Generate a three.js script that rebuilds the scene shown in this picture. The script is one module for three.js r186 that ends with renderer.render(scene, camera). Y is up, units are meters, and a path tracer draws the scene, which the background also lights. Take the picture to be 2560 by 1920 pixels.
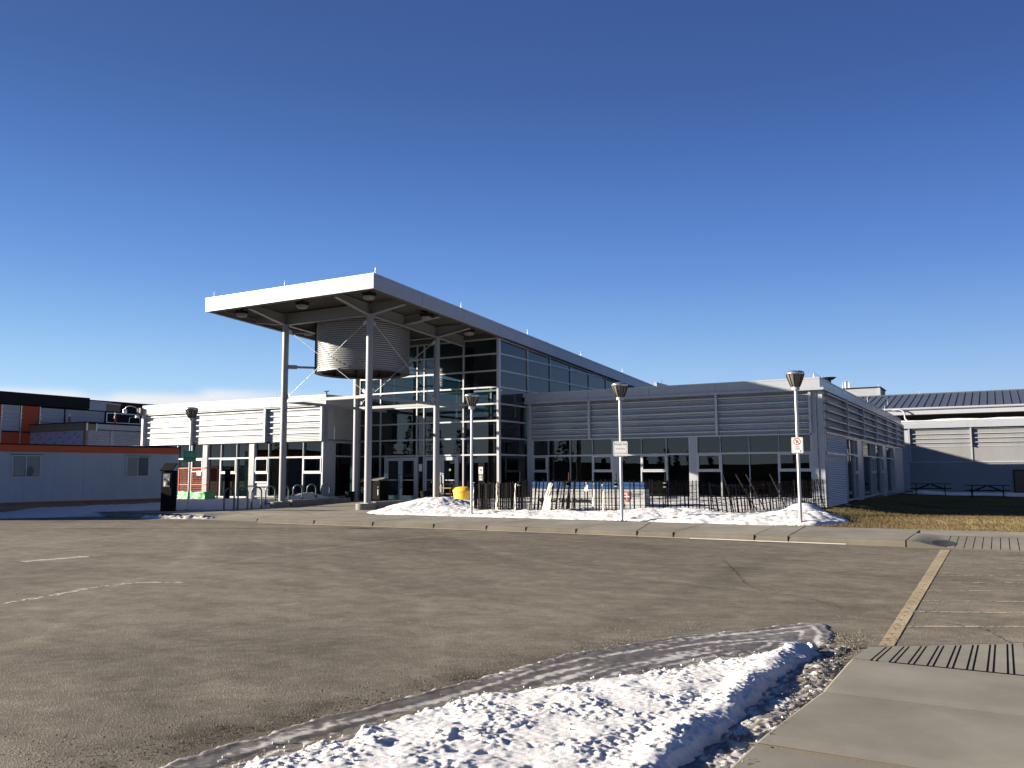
import * as THREE from 'three';
import { mergeGeometries } from 'three/addons/utils/BufferGeometryUtils.js';
import { ImprovedNoise } from 'three/addons/math/ImprovedNoise.js';
import { RoundedBoxGeometry } from 'three/addons/geometries/RoundedBoxGeometry.js';
import { FontLoader } from 'three/addons/loaders/FontLoader.js';
import { TextGeometry } from 'three/addons/geometries/TextGeometry.js';

// ---------------------------------------------------------------- camera, sky, sun, exposure
const scene = new THREE.Scene();
const camera = new THREE.PerspectiveCamera(48.78, 4 / 3, 0.1, 3000);
camera.rotation.order = 'YXZ';
camera.rotation.set(THREE.MathUtils.degToRad(5.944), THREE.MathUtils.degToRad(29.84), THREE.MathUtils.degToRad(-0.206));
camera.position.set(0, 1.6, 0);
scene.add(camera);

const renderer = new THREE.WebGLRenderer({ antialias: true });
renderer.toneMapping = THREE.LinearToneMapping;
const EXPOSURE = 3.4;
renderer.toneMappingExposure = EXPOSURE;
renderer.shadowMap.enabled = true;

const SUN = new THREE.Vector3(-1.85, 0.56, 1).normalize();
const sun = new THREE.DirectionalLight(new THREE.Color().setRGB(1, 0.895, 0.74), 4.9);
sun.position.copy(SUN).multiplyScalar(120).add(new THREE.Vector3(-15, 0, -25));
sun.target.position.set(-15, 0, -25);
sun.castShadow = true;
sun.shadow.mapSize.set(4096, 4096);
Object.assign(sun.shadow.camera, { left: -70, right: 70, top: 60, bottom: -60, near: 1, far: 320 });
scene.add(sun, sun.target);

const s2l = (c) => { c /= 255; return c <= 0.04045 ? c / 12.92 : ((c + 0.055) / 1.055) ** 2.4; };
{ // clear winter sky: deep blue overhead, pale at the horizon, one thin low bank of cloud far to the left
  const W = 1024, H = 512, px = new Float32Array(W * H * 4);
  const T = [[0, 206, 226, 244], [3, 192, 220, 246], [5, 172, 209, 245], [7, 154, 195, 240], [9, 135, 180, 233], [13, 107, 151, 219], [16, 93, 136, 206], [21, 76, 114, 182], [25, 68, 101, 164], [29, 63, 94, 155], [45, 50, 78, 136], [90, 40, 64, 116]];
  const sunAz = Math.atan2(SUN.z, SUN.x);
  for (let j = 0; j < H; j++) {
    const el = ((j + 0.5) / H - 0.5) * 180, e = Math.max(0, el);
    let k = 0; while (k < T.length - 2 && T[k + 1][0] < e) k++;
    const t = Math.min(1, Math.max(0, (e - T[k][0]) / (T[k + 1][0] - T[k][0])));
    const base = [1, 2, 3].map((c) => s2l(T[k][c] + (T[k + 1][c] - T[k][c]) * t));
    for (let i = 0; i < W; i++) {
      const az = ((i + 0.5) / W - 0.5) * 2 * Math.PI;
      let d = Math.abs(az - sunAz); if (d > Math.PI) d = 2 * Math.PI - d;
      const m = 1.0 + 0.2 * Math.cos(d), o = (j * W + i) * 4;
      let r = base[0] * m, g = base[1] * m, b = base[2] * (1 + 0.1 * Math.cos(d));
      // cloud bank: azimuth 45..100 degrees left of -z
      const left = THREE.MathUtils.radToDeg(Math.atan2(-Math.cos(az), -Math.sin(az)));
      const top = 5.05 + 0.25 * Math.sin(left * 0.31) + 0.12 * Math.sin(left * 1.3 + 1);
      const c = THREE.MathUtils.smoothstep(left, 41, 50) * (1 - THREE.MathUtils.smoothstep(left, 90, 120)) * (1 - THREE.MathUtils.smoothstep(e, top - 0.12, top + 0.12)) * 0.95;
      r += (0.86 - r) * c; g += (0.88 - g) * c; b += (0.93 - b) * c;
      px[o] = r / EXPOSURE; px[o + 1] = g / EXPOSURE; px[o + 2] = b / EXPOSURE; px[o + 3] = 1;
    }
  }
  const sky = new THREE.DataTexture(px, W, H, THREE.RGBAFormat, THREE.FloatType);
  sky.mapping = THREE.EquirectangularReflectionMapping; sky.magFilter = THREE.LinearFilter; sky.minFilter = THREE.LinearFilter; sky.needsUpdate = true;
  scene.background = sky; scene.environment = sky;
}

// ---------------------------------------------------------------- helpers
let seed = 20240217;
const rnd = () => { seed = (seed + 0x6d2b79f5) | 0; let t = Math.imul(seed ^ (seed >>> 15), 1 | seed); t = (t + Math.imul(t ^ (t >>> 7), 61 | t)) ^ t; return ((t ^ (t >>> 14)) >>> 0) / 4294967296; };
const rr = (a, b) => a + (b - a) * rnd();
const { clamp, smoothstep: ss, lerp } = THREE.MathUtils;
const perlin = new ImprovedNoise();
const nz = (x, y, z = 0.5) => perlin.noise(x, y, z);
const fbm = (x, y, o = 4, z = 0.5) => { let s = 0, a = 0.5; for (let i = 0; i < o; i++) { s += a * nz(x, y, z + i * 7.3); x *= 2.03; y *= 2.03; a *= 0.5; } return s; };
const V = (x, y, z) => new THREE.Vector3(x, y, z);
const used = {};
const numbered = (n) => { const k = used[n] = (used[n] ?? -1) + 1; return k ? `${n}_${String(k).padStart(3, '0')}` : n; };
function boxUV(g) {
  const p = g.attributes.position, n = g.attributes.normal, uv = new Float32Array(p.count * 2);
  for (let i = 0; i < p.count; i++) {
    const ax = Math.abs(n.getX(i)), ay = Math.abs(n.getY(i)), az = Math.abs(n.getZ(i));
    const [u, v] = ax >= ay && ax >= az ? [p.getZ(i), p.getY(i)] : ay >= az ? [p.getX(i), p.getZ(i)] : [p.getX(i), p.getY(i)];
    uv[2 * i] = u; uv[2 * i + 1] = v;
  }
  g.setAttribute('uv', new THREE.BufferAttribute(uv, 2)); return g;
}
const flat = (g) => { const h = g.index ? g.toNonIndexed() : g; for (const k of Object.keys(h.attributes)) if (!['position', 'normal', 'uv'].includes(k)) h.deleteAttribute(k); return h; };
const bx = (x0, x1, y0, y1, z0, z1) => boxUV(new THREE.BoxGeometry(Math.abs(x1 - x0), Math.abs(y1 - y0), Math.abs(z1 - z0)).translate((x0 + x1) / 2, (y0 + y1) / 2, (z0 + z1) / 2));
const rbx = (x0, x1, y0, y1, z0, z1, r = 0.02, s = 2) => boxUV(new RoundedBoxGeometry(Math.abs(x1 - x0), Math.abs(y1 - y0), Math.abs(z1 - z0), s, r).translate((x0 + x1) / 2, (y0 + y1) / 2, (z0 + z1) / 2));
function rod(a, b, r0, r1 = r0, seg = 10) {
  const d = b.clone().sub(a), g = new THREE.CylinderGeometry(r1, r0, d.length(), seg);
  g.applyQuaternion(new THREE.Quaternion().setFromUnitVectors(V(0, 1, 0), d.clone().normalize()));
  return g.translate((a.x + b.x) / 2, (a.y + b.y) / 2, (a.z + b.z) / 2);
}
function bar(a, b, w, h) { // box beam from a to b
  const d = b.clone().sub(a), g = new THREE.BoxGeometry(w, h, d.length());
  const m = new THREE.Matrix4().lookAt(b, a, V(0, 1, 0)); g.applyMatrix4(m);
  return boxUV(g.translate((a.x + b.x) / 2, (a.y + b.y) / 2, (a.z + b.z) / 2));
}
function prism(pts, axis, a, b) { // polygon in the plane across the axis: 'z' (x,y), 'x' (z,y), 'y' (x,z)
  const g = new THREE.ExtrudeGeometry(new THREE.Shape(pts.map((p) => new THREE.Vector2(p[0], p[1]))), { depth: b - a, bevelEnabled: false });
  const p = g.attributes.position;
  for (let i = 0; i < p.count; i++) {
    const u = p.getX(i), v = p.getY(i), w = a + p.getZ(i);
    if (axis === 'z') p.setXYZ(i, u, v, w); else if (axis === 'x') p.setXYZ(i, w, v, u); else p.setXYZ(i, u, w, v);
  }
  if (axis !== 'z') for (let i = 0; i < p.count; i += 3) { const q = [p.getX(i + 1), p.getY(i + 1), p.getZ(i + 1)]; p.setXYZ(i + 1, p.getX(i + 2), p.getY(i + 2), p.getZ(i + 2)); p.setXYZ(i + 2, ...q); }
  g.computeVertexNormals(); return boxUV(g);
}
function merge(list) { return list.length === 1 ? list[0] : mergeGeometries(list.map(flat), false); }
function mesh(name, geo, mat, parent, label) {
  const m = new THREE.Mesh(Array.isArray(geo) ? merge(geo) : geo, mat); m.name = name; m.castShadow = m.receiveShadow = true;
  if (label) m.userData.label = label;
  parent.add(m); return m;
}
function thing(name, label, category, group) {
  const g = new THREE.Group(); g.name = numbered(name); scene.add(g); g.userData = { label, category }; if (group) g.userData.group = group; return g;
}
function settle(g, x, y, z) { for (const c of g.children) { c.position.x -= x; c.position.y -= y; c.position.z -= z; } g.position.set(x, y, z); return g; }
function struct(name, geo, mat, kind = 'structure') { const m = mesh(numbered(name), geo, mat, scene); m.userData.kind = kind; return m; }
function setting(name) { const g = new THREE.Group(); g.name = numbered(name); g.userData.kind = 'structure'; scene.add(g); return g; }
const sub = (name, parent) => { const g = new THREE.Group(); g.name = name; parent.add(g); return g; };
// frames: a wall seen as (u along, v up, w outwards)
const Tz = (z) => ({ o: 'z', at: z, box: (u0, u1, v0, v1, w0, w1) => bx(u0, u1, v0, v1, z + w0, z + w1), p: (u, v, w) => V(u, v, z + w) });
const Tx = (x) => ({ o: 'x', at: x, box: (u0, u1, v0, v1, w0, w1) => bx(x + w0, x + w1, v0, v1, u0, u1), p: (u, v, w) => V(x + w, v, u) });
function paneGeo(T, u0, u1, v0, v1, w) {
  const g = new THREE.PlaneGeometry(Math.abs(u1 - u0), v1 - v0);
  if (T.o === 'x') g.rotateY(Math.PI / 2);
  const c = T.p((u0 + u1) / 2, (v0 + v1) / 2, w); return g.translate(c.x, c.y, c.z);
}
function quads(strips, mapping) { // rows of points -> smooth-free sheet
  const pos = [], uv = [];
  for (let r = 0; r + 1 < strips.length; r++) for (let c = 0; c + 1 < strips[r].length; c++) {
    const a = strips[r][c], b = strips[r][c + 1], d = strips[r + 1][c], e = strips[r + 1][c + 1];
    for (const q of [a, b, e, a, e, d]) { pos.push(q.x, q.y, q.z); uv.push(...(mapping ? mapping(q) : [q.x, q.z])); }
  }
  const g = new THREE.BufferGeometry();
  g.setAttribute('position', new THREE.Float32BufferAttribute(pos, 3)); g.setAttribute('uv', new THREE.Float32BufferAttribute(uv, 2)); g.computeVertexNormals(); return g;
}
function corr(T, u0, u1, v0, v1, w = 0, pitch = 0.076, amp = 0.011) { // horizontally ribbed metal cladding
  const n = Math.max(2, Math.round((v1 - v0) / pitch) * 6), rows = [];
  for (let i = 0; i <= n; i++) { const v = v0 + (v1 - v0) * i / n, o = w + amp * Math.sin((v / pitch) * 2 * Math.PI); rows.push(T.o === 'z' ? [T.p(u0, v, o), T.p(u1, v, o)] : [T.p(Math.max(u0, u1), v, o), T.p(Math.min(u0, u1), v, o)]); }
  return quads(rows, (q) => (T.o === 'z' ? [q.x, q.y] : [q.z, q.y]));
}
function field(x0, x1, z0, z1, nx, nz_, fy, { keep, color, uv = 1 } = {}) {
  const pos = [], uvs = [], col = [], idx = [], ok = [];
  for (let j = 0; j <= nz_; j++) for (let i = 0; i <= nx; i++) {
    const x = lerp(x0, x1, i / nx), z = lerp(z0, z1, j / nz_);
    pos.push(x, fy(x, z), z); uvs.push(x * uv, z * uv); ok.push(keep ? keep(x, z) : true); if (color) col.push(...color(x, z));
  }
  for (let j = 0; j < nz_; j++) for (let i = 0; i < nx; i++) {
    const a = j * (nx + 1) + i, b = a + 1, c = a + nx + 1, d = c + 1;
    if (ok[a] || ok[b] || ok[c] || ok[d]) idx.push(a, c, b, b, c, d);
  }
  const g = new THREE.BufferGeometry();
  g.setAttribute('position', new THREE.Float32BufferAttribute(pos, 3)); g.setAttribute('uv', new THREE.Float32BufferAttribute(uvs, 2));
  if (color) g.setAttribute('color', new THREE.Float32BufferAttribute(col, 3));
  g.setIndex(idx); g.computeVertexNormals(); return g;
}
function inside(P, x, z) { let c = false; for (let i = 0, j = P.length - 1; i < P.length; j = i++) if ((P[i][1] > z) !== (P[j][1] > z) && x < ((P[j][0] - P[i][0]) * (z - P[i][1])) / (P[j][1] - P[i][1]) + P[i][0]) c = !c; return c; }
function sd(P, x, z) { // signed distance to a polygon, positive inside
  let d = 1e9;
  for (let i = 0, j = P.length - 1; i < P.length; j = i++) {
    const [ax, az] = P[j], [bx_, bz] = P[i], t = clamp(((x - ax) * (bx_ - ax) + (z - az) * (bz - az)) / ((bx_ - ax) ** 2 + (bz - az) ** 2), 0, 1);
    d = Math.min(d, Math.hypot(x - ax - t * (bx_ - ax), z - az - t * (bz - az)));
  }
  return inside(P, x, z) ? d : -d;
}

// ---------------------------------------------------------------- textures and materials
function lattice(n) { const a = new Float32Array(n * n); for (let i = 0; i < a.length; i++) a[i] = rnd(); return (x, y) => { const xi = Math.floor(x), yi = Math.floor(y), fx = x - xi, fy = y - yi, u = fx * fx * (3 - 2 * fx), v = fy * fy * (3 - 2 * fy), g = (i, j) => a[(((yi + j) % n + n) % n) * n + ((xi + i) % n + n) % n]; return lerp(lerp(g(0, 0), g(1, 0), u), lerp(g(0, 1), g(1, 1), u), v); }; }
function tex(n, fn, srgb, mpt) { // tiling texture; fn(u,v) in 0..1 -> [r,g,b] linear; mpt = metres a tile covers
  const d = new Uint8Array(n * n * 4), enc = (c) => { c = clamp(c, 0, 1); return Math.round(255 * (srgb ? (c <= 0.0031308 ? c * 12.92 : 1.055 * c ** (1 / 2.4) - 0.055) : c)); };
  for (let j = 0; j < n; j++) for (let i = 0; i < n; i++) { const c = fn(i / n, j / n, i, j), o = (j * n + i) * 4; d[o] = enc(c[0]); d[o + 1] = enc(c[1]); d[o + 2] = enc(c[2]); d[o + 3] = 255; }
  const t = new THREE.DataTexture(d, n, n); t.wrapS = t.wrapT = THREE.RepeatWrapping; t.magFilter = THREE.LinearFilter; t.minFilter = THREE.LinearMipmapLinearFilter; t.generateMipmaps = true;
  if (srgb) t.colorSpace = THREE.SRGBColorSpace; t.repeat.set(1 / mpt, 1 / mpt); t.needsUpdate = true; return t;
}
const octaves = (ns) => { const L = ns.map((n) => [n, lattice(n)]); return (u, v) => { let s = 0, a = 1, t = 0; for (const [n, f] of L) { s += a * f(u * n, v * n); t += a; a *= 0.62; } return s / t; }; };
// asphalt: pale and dark stones in a grey binder, with sand rubbed between
const stoneN = 1024, stoneH = new Float32Array(stoneN * stoneN), stoneC = new Float32Array(stoneN * stoneN);
for (let k = 0; k < 15000; k++) {
  const cx = rnd() * stoneN, cy = rnd() * stoneN, r = 1.6 + 4.2 * rnd() * rnd(), e = rr(0.6, 1), tone = rr(0.55, 1.45) * (rnd() < 0.1 ? 1.35 : 1), a = rnd() * 3.14, ca = Math.cos(a), sa = Math.sin(a);
  for (let y = -6; y <= 6; y++) for (let x = -6; x <= 6; x++) { const q = Math.hypot(x * ca + y * sa, (y * ca - x * sa) / e) / r; if (q < 1) { const o = ((Math.floor(cy + y) + stoneN) % stoneN) * stoneN + (Math.floor(cx + x) + stoneN) % stoneN, h = Math.sqrt(1 - q * q) * Math.min(1, r / 4); if (h > stoneH[o]) { stoneH[o] = h; stoneC[o] = tone; } } }
}
const softA = octaves([8, 16, 32, 64, 128]), softB = octaves([4, 8, 16, 32, 64, 128, 256]);
const asphaltMap = tex(stoneN, (u, v, i, j) => { const h = stoneH[j * stoneN + i], c = stoneC[j * stoneN + i], m = 0.8 + 0.45 * (softA(u, v) - 0.5), q = h > 0.05 ? 0.62 + 0.3 * c : 0.56 + 0.2 * rnd(); return [q * m, q * m * 0.99, q * m * 0.97]; }, true, 1.7);
const asphaltBump = tex(stoneN, (u, v, i, j) => { const h = stoneH[j * stoneN + i] * 0.8 + 0.25 * softA(u, v); return [h, h, h]; }, false, 1.7);
const concreteMap = tex(1024, (u, v) => { const m = 0.83 + 0.62 * (softB(u, v) - 0.5) + 0.06 * (rnd() - 0.5) - (rnd() < 0.004 ? 0.2 : 0); return [m, m * 0.99, m * 0.965]; }, true, 3.1);
const concreteBump = tex(512, (u, v) => { const m = softB(u, v) * 0.6 + 0.35 * rnd() * rnd(); return [m, m, m]; }, false, 0.8);
const streak = octaves([32, 64, 128]), grimeN = octaves([3, 6, 12, 24, 48]);
const grime = tex(512, (u, v) => { const m = 0.93 + 0.14 * (grimeN(u, v) - 0.5) + 0.09 * (streak(u, v * 0.06) - 0.5) + 0.015 * (rnd() - 0.5); return [m, m, m]; }, true, 3.7);
const grimeR = tex(256, (u, v) => { const m = 0.75 + 0.5 * (grimeN(u, v) - 0.5); return [m, m, m]; }, false, 2.3);
const snowBump = tex(512, (u, v) => { const m = softA(u, v) * 0.75 + 0.25 * rnd(); return [m, m, m]; }, false, 0.55);
const strawN = 1024, straw = new Float32Array(strawN * strawN * 3).fill(0);
for (let o = 0; o < strawN * strawN; o++) { const m = 0.07 + 0.03 * rnd(); straw[3 * o] = m * 1.15; straw[3 * o + 1] = m; straw[3 * o + 2] = m * 0.62; }
for (let k = 0; k < 26000; k++) {
  let x = rnd() * strawN, y = rnd() * strawN, a = rnd() * 6.28; const l = rr(14, 46), t = rr(0.35, 1.1), g = rnd() < 0.16;
  for (let q = 0; q < l; q++) { a += rr(-0.06, 0.06); x += Math.cos(a); y += Math.sin(a); const o = 3 * (((Math.floor(y) % strawN + strawN) % strawN) * strawN + (Math.floor(x) % strawN + strawN) % strawN), b = 0.34 * t; straw[o] = g ? b * 0.62 : b; straw[o + 1] = g ? b * 0.66 : b * 0.79; straw[o + 2] = g ? b * 0.25 : b * 0.43; }
}
const grassMap = tex(strawN, (u, v, i, j) => { const o = 3 * (j * strawN + i); return [straw[o], straw[o + 1], straw[o + 2]]; }, true, 1.9);
const grassBump = tex(strawN, (u, v, i, j) => { const m = straw[3 * (j * strawN + i)] * 2.2; return [m, m, m]; }, false, 1.9);
const plyN = octaves([4, 8, 16, 32, 64]);
const plyMap = tex(512, (u, v) => { const g = 0.72 + 0.35 * (plyN(u * 0.25, v * 3) - 0.5) + 0.25 * (plyN(u, v) - 0.5); return [g, g * 0.93, g * 0.83]; }, true, 1.6);

const lin = (c) => new THREE.Color().setRGB(c[0], c[1], c[2]);
const M = (c, roughness = 0.6, o = {}) => new THREE.MeshPhysicalMaterial({ color: lin(c), roughness, specularIntensity: roughness > 0.55 ? 0.45 : 1, ...o });
const P = (c, roughness, o = {}) => new THREE.MeshPhysicalMaterial({ color: lin(c), roughness, ...o });
const mat = {
  rust: M([0.11, 0.04, 0.028], 0.9),
  cladDull: M([0.25, 0.253, 0.255], 0.5, { metalness: 0.15, map: grime, side: THREE.DoubleSide }),
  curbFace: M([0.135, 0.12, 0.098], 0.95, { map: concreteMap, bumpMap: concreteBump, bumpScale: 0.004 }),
  asphalt: M([0.27, 0.247, 0.206], 0.93, { map: asphaltMap, bumpMap: asphaltBump, bumpScale: 0.0034, vertexColors: true, specularIntensity: 0.12 }),
  concrete: M([0.262, 0.25, 0.212], 0.9, { map: concreteMap, bumpMap: concreteBump, bumpScale: 0.0015 , specularIntensity: 0.15 }),
  concreteB: M([0.246, 0.234, 0.198], 0.92, { map: concreteMap, bumpMap: concreteBump, bumpScale: 0.0015 , specularIntensity: 0.15 }),
  concreteC: M([0.278, 0.265, 0.226], 0.9, { map: concreteMap, bumpMap: concreteBump, bumpScale: 0.0015 , specularIntensity: 0.15 }),
  cast: M([0.25, 0.235, 0.205], 0.9, { map: concreteMap, bumpMap: concreteBump, bumpScale: 0.003 }),
  snow: M([0.63, 0.625, 0.63], 0.8, { bumpMap: snowBump, bumpScale: 0.012, vertexColors: true }),
  ice: P([0.9, 0.88, 0.85], 0.5, { vertexColors: true, specularIntensity: 0.5, clearcoat: 0.12, clearcoatRoughness: 0.25, bumpMap: snowBump, bumpScale: 0.006 }),
  slush: M([0.9, 0.9, 0.9], 0.42, { vertexColors: true, bumpMap: snowBump, bumpScale: 0.014 }),
  grass: M([1, 1, 1], 0.95, { map: grassMap, bumpMap: grassBump, bumpScale: 0.008, vertexColors: true, specularIntensity: 0 }),
  dirt: M([0.16, 0.14, 0.11], 0.95),
  paint: M([0.62, 0.5, 0.29], 0.85, { map: concreteMap }),
  crack: M([0.03, 0.028, 0.026], 0.95),
  fascia: M([0.305, 0.318, 0.352], 0.42, { map: grime, roughnessMap: grimeR }),
  clad: M([0.345, 0.362, 0.385], 0.4, { metalness: 0.25, map: grime, side: THREE.DoubleSide }),
  blade: M([0.4, 0.415, 0.435], 0.38, { metalness: 0.2, map: grime }),
  alum: M([0.375, 0.385, 0.405], 0.36, { metalness: 0.2, map: grime }),
  steel: M([0.215, 0.22, 0.23], 0.5, { map: grime }),
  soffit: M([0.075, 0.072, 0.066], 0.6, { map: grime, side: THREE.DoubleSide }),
  drum: M([0.19, 0.192, 0.198], 0.45, { metalness: 0.4, map: grime, side: THREE.DoubleSide }),
  galv: M([0.5, 0.5, 0.5], 0.35, { metalness: 0.6, map: grime }),
  dark: M([0.018, 0.018, 0.02], 0.9, { specularIntensity: 0.15 }),
  black: M([0.009, 0.009, 0.01], 0.95, { specularIntensity: 0.12 }),
  rubber: M([0.014, 0.014, 0.014], 0.95, { specularIntensity: 0.15 }),
  white: M([0.75, 0.75, 0.74], 0.5),
  membrane: M([0.3, 0.3, 0.3], 0.9),
  seam: M([0.085, 0.095, 0.11], 0.45, { metalness: 0.2, map: grime }),
  glass: P([0.2, 0.28, 0.29], 0.0, { transmission: 1, thickness: 0, ior: 1.75, specularIntensity: 0.7 }),
  glassClear: P([0.5, 0.54, 0.54], 0.0, { transmission: 1, thickness: 0, ior: 1.5 }),
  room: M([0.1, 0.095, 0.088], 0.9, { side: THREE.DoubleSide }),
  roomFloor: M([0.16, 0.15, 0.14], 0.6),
  curtain: M([0.22, 0.21, 0.2], 0.95),
  trailer: M([0.31, 0.352, 0.385], 0.55, { map: grime }),
  brick: M([0.48, 0.095, 0.033], 0.6, { map: grime }),
  orange: M([0.42, 0.075, 0.028], 0.65, { map: grime }),
  plywood: M([0.26, 0.21, 0.165], 0.85, { map: plyMap }),
  timber: M([0.3, 0.215, 0.1], 0.75, { map: plyMap }),
  darkTimber: M([0.03, 0.024, 0.021], 0.9, { specularIntensity: 0.2, map: plyMap }),
  panelGrey: M([0.34, 0.355, 0.375], 0.6, { map: grime }),
  wrap: M([0.36, 0.38, 0.43], 0.55, { map: grime }),
  charcoal: M([0.02, 0.02, 0.022], 0.95, { specularIntensity: 0.2 }),
  fenceRed: M([0.5, 0.09, 0.03], 0.5),
  tarp: P([0.12, 0.42, 0.17], 0.6, { side: THREE.DoubleSide }),
  slat: M([0.014, 0.013, 0.013], 0.95, { specularIntensity: 0.1 }), slatB: M([0.035, 0.029, 0.025], 0.95, { specularIntensity: 0.1 }), slatC: M([0.006, 0.006, 0.007], 0.95, { specularIntensity: 0.1 }),
  tatter: M([0.62, 0.6, 0.52], 0.6, { side: THREE.DoubleSide }),
  rack: M([0.05, 0.085, 0.08], 0.4, { metalness: 0.3 }),
  yellow: M([0.72, 0.42, 0.035], 0.5),
  bowl: P([0.12, 0.112, 0.09], 0.45, { metalness: 0.1, clearcoat: 0.3 }),
  blue: M([0.02, 0.068, 0.18], 0.8),
  signWhite: M([0.62, 0.62, 0.6], 0.5),
  red: M([0.3, 0.045, 0.045], 0.5),
  kick: M([0.3, 0.42, 0.38], 0.45),
};
mat.interior = mat.room;

// ---------------------------------------------------------------- ground
const rise = (x, z) => { // lie of the land behind the pavement
  let y = 0.13;
  y += 0.15 * ss(-z, 24, 31) * (1 - ss(x, -18, -14));
  y += 0.04 * ss(-z, 24, 34) * ss(x, -18, -14);
  y -= 0.37 * ss(-z, 28, 39) * ss(x, -6.3, -2.6); // shallow swale across the lawn
  y += 0.1 * ss(-z, 46, 66) * ss(x, -6.3, -2.6);
  y -= 0.12 * ss(-z, 44, 66) * ss(x, -8, -6) * (1 - ss(x, -6.3, -2.6));
  return y;
};
struct('ground', new THREE.PlaneGeometry(3000, 3000, 1, 1).rotateX(-Math.PI / 2).translate(0, -0.9, 0), mat.dirt);
{
  const arcs = [];
  for (let k = 0; k < 110; k++) { const cx = rr(-40, 12), cz = rr(-34, 6), r = rr(3, 26); arcs.push([cx, cz, r, rr(0.08, 0.17), rr(-0.22, 0.5), rr(0, 6.28), rr(0.6, 2.6)]); }
  const tone = (x, z) => {
    let m = 0.97 + 0.42 * fbm(x * 0.11 + 3, z * 0.16, 4) + 0.4 * fbm(x * 0.45, z * 0.8 + 9, 4) + 0.2 * fbm(x * 2.5, z * 2.5, 2) + 0.22 * (rnd() - 0.5);
    for (const [cx, cz, r, w, s, a0, span] of arcs) { const d = Math.hypot(x - cx, z - cz) - r; if (Math.abs(d) < w * 3) { let a = Math.atan2(z - cz, x - cx) - a0; a = ((a % 6.283) + 6.283) % 6.283; if (a < span) m += s * Math.exp(-((d / w) ** 2)) * Math.min(1, a * 3, (span - a) * 3) * (0.6 + 0.8 * nz(x * 2, z * 2)); } }
    m -= 0.4 * Math.exp(-(((x + 0.28 * (z + 3.4) + 4.35) / 0.28) ** 2)) * ss(-z, 1, 4) * (1 - ss(-z, 5.6, 8)) * (0.7 + nz(x * 3, z * 3)); // melt water beside the ice
    m -= 0.16 * Math.exp(-(((x + 3.62 - 0.02 * (z + 9)) / 0.3) ** 2)) * ss(-z, 7, 8.5) * (1 - ss(-z, 15, 17));
    const k = ss(x + 0.3 * nz(z * 0.3, 4), -5, 2) * 0.16; // sandier and paler towards the crossing
    m = clamp(m + k, 0.45, 1.5);
    return [m * 1.0, m * (0.99 - 0.02 * k), m * (0.97 - 0.18 * k)];
  };
  struct('asphalt_road', field(-46, 10, -23.6, 1, 620, 300, () => 0, { color: tone }), mat.asphalt);
  const far = (x, z) => { const m = 1 + 0.3 * fbm(x * 0.09 + 3, z * 0.09, 3); return [m, m * 0.99, m * 0.97]; };
  struct('parking_lot', field(-120, 120, 0.9, 70, 60, 30, () => -0.004, { color: far }), mat.asphalt);
  struct('access_road', field(9.9, 60, -23.6, 1, 30, 20, () => -0.004, { color: far }), mat.asphalt);
  struct('yard_ground', field(-100, -45.9, -70, 1, 30, 40, () => -0.004, { color: far }), mat.asphalt);
}
{ // lawn of dead grass behind the pavement
  const col = (x, z) => { const m = 1.0 + 0.8 * fbm(x * 0.35, z * 0.35 + 20, 4) + 1.9 * ss(x + 1.2 * nz(x * 0.4, z * 0.4), -3.4, -0.2) * (1 - ss(-z, 34, 41)), g = clamp(0.35 + 1.2 * fbm(x * 0.22 + 40, z * 0.22, 3), 0, 1), far = ss(-z, 32, 42); return [m * lerp(1, 0.85, far), m * lerp(0.95, 0.78, far), m * lerp(0.75, 0.5, far)]; };  // sunlit strip lightened and shaded far grass darkened in the vertex colour
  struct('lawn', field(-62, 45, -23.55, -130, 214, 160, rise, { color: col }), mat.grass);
  const tuft = new THREE.BufferGeometry(), tp = [], tn = [];
  for (let k = 0; k < 7; k++) { const a = k * 0.9, l = 0.03 + 0.02 * (k % 3), w = 0.0035; tp.push(Math.cos(a) * w, 0, Math.sin(a) * w, -Math.cos(a) * w, 0, -Math.sin(a) * w, Math.sin(a * 1.7) * l * 0.8, l, Math.cos(a * 1.3) * l * 0.8); for (let q = 0; q < 3; q++) tn.push(0, 1, 0); }
  tuft.setAttribute('position', new THREE.Float32BufferAttribute(tp, 3)); tuft.setAttribute('normal', new THREE.Float32BufferAttribute(tn, 3));
  const N = 12000, im = new THREE.InstancedMesh(tuft, M([0.42, 0.32, 0.17], 0.95, { side: THREE.DoubleSide, specularIntensity: 0 }), N), m4 = new THREE.Matrix4(), q = new THREE.Quaternion(), c = new THREE.Color();
  for (let k = 0; k < N; k++) { const x = rr(-5.5, 6), z = -23.6 - rnd() * rnd() * 24, s = rr(0.6, 1.5); q.setFromAxisAngle(V(0, 1, 0), rnd() * 6.28); m4.compose(V(x, rise(x, z) - 0.004, z), q, V(s, s, s)); im.setMatrixAt(k, m4); const t = rr(0.55, 1.2); im.setColorAt(k, c.setRGB(t, t * rr(0.9, 1.05), t)); }
  im.name = 'grass'; im.userData.kind = 'stuff'; im.castShadow = im.receiveShadow = true; scene.add(im);
}
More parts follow.
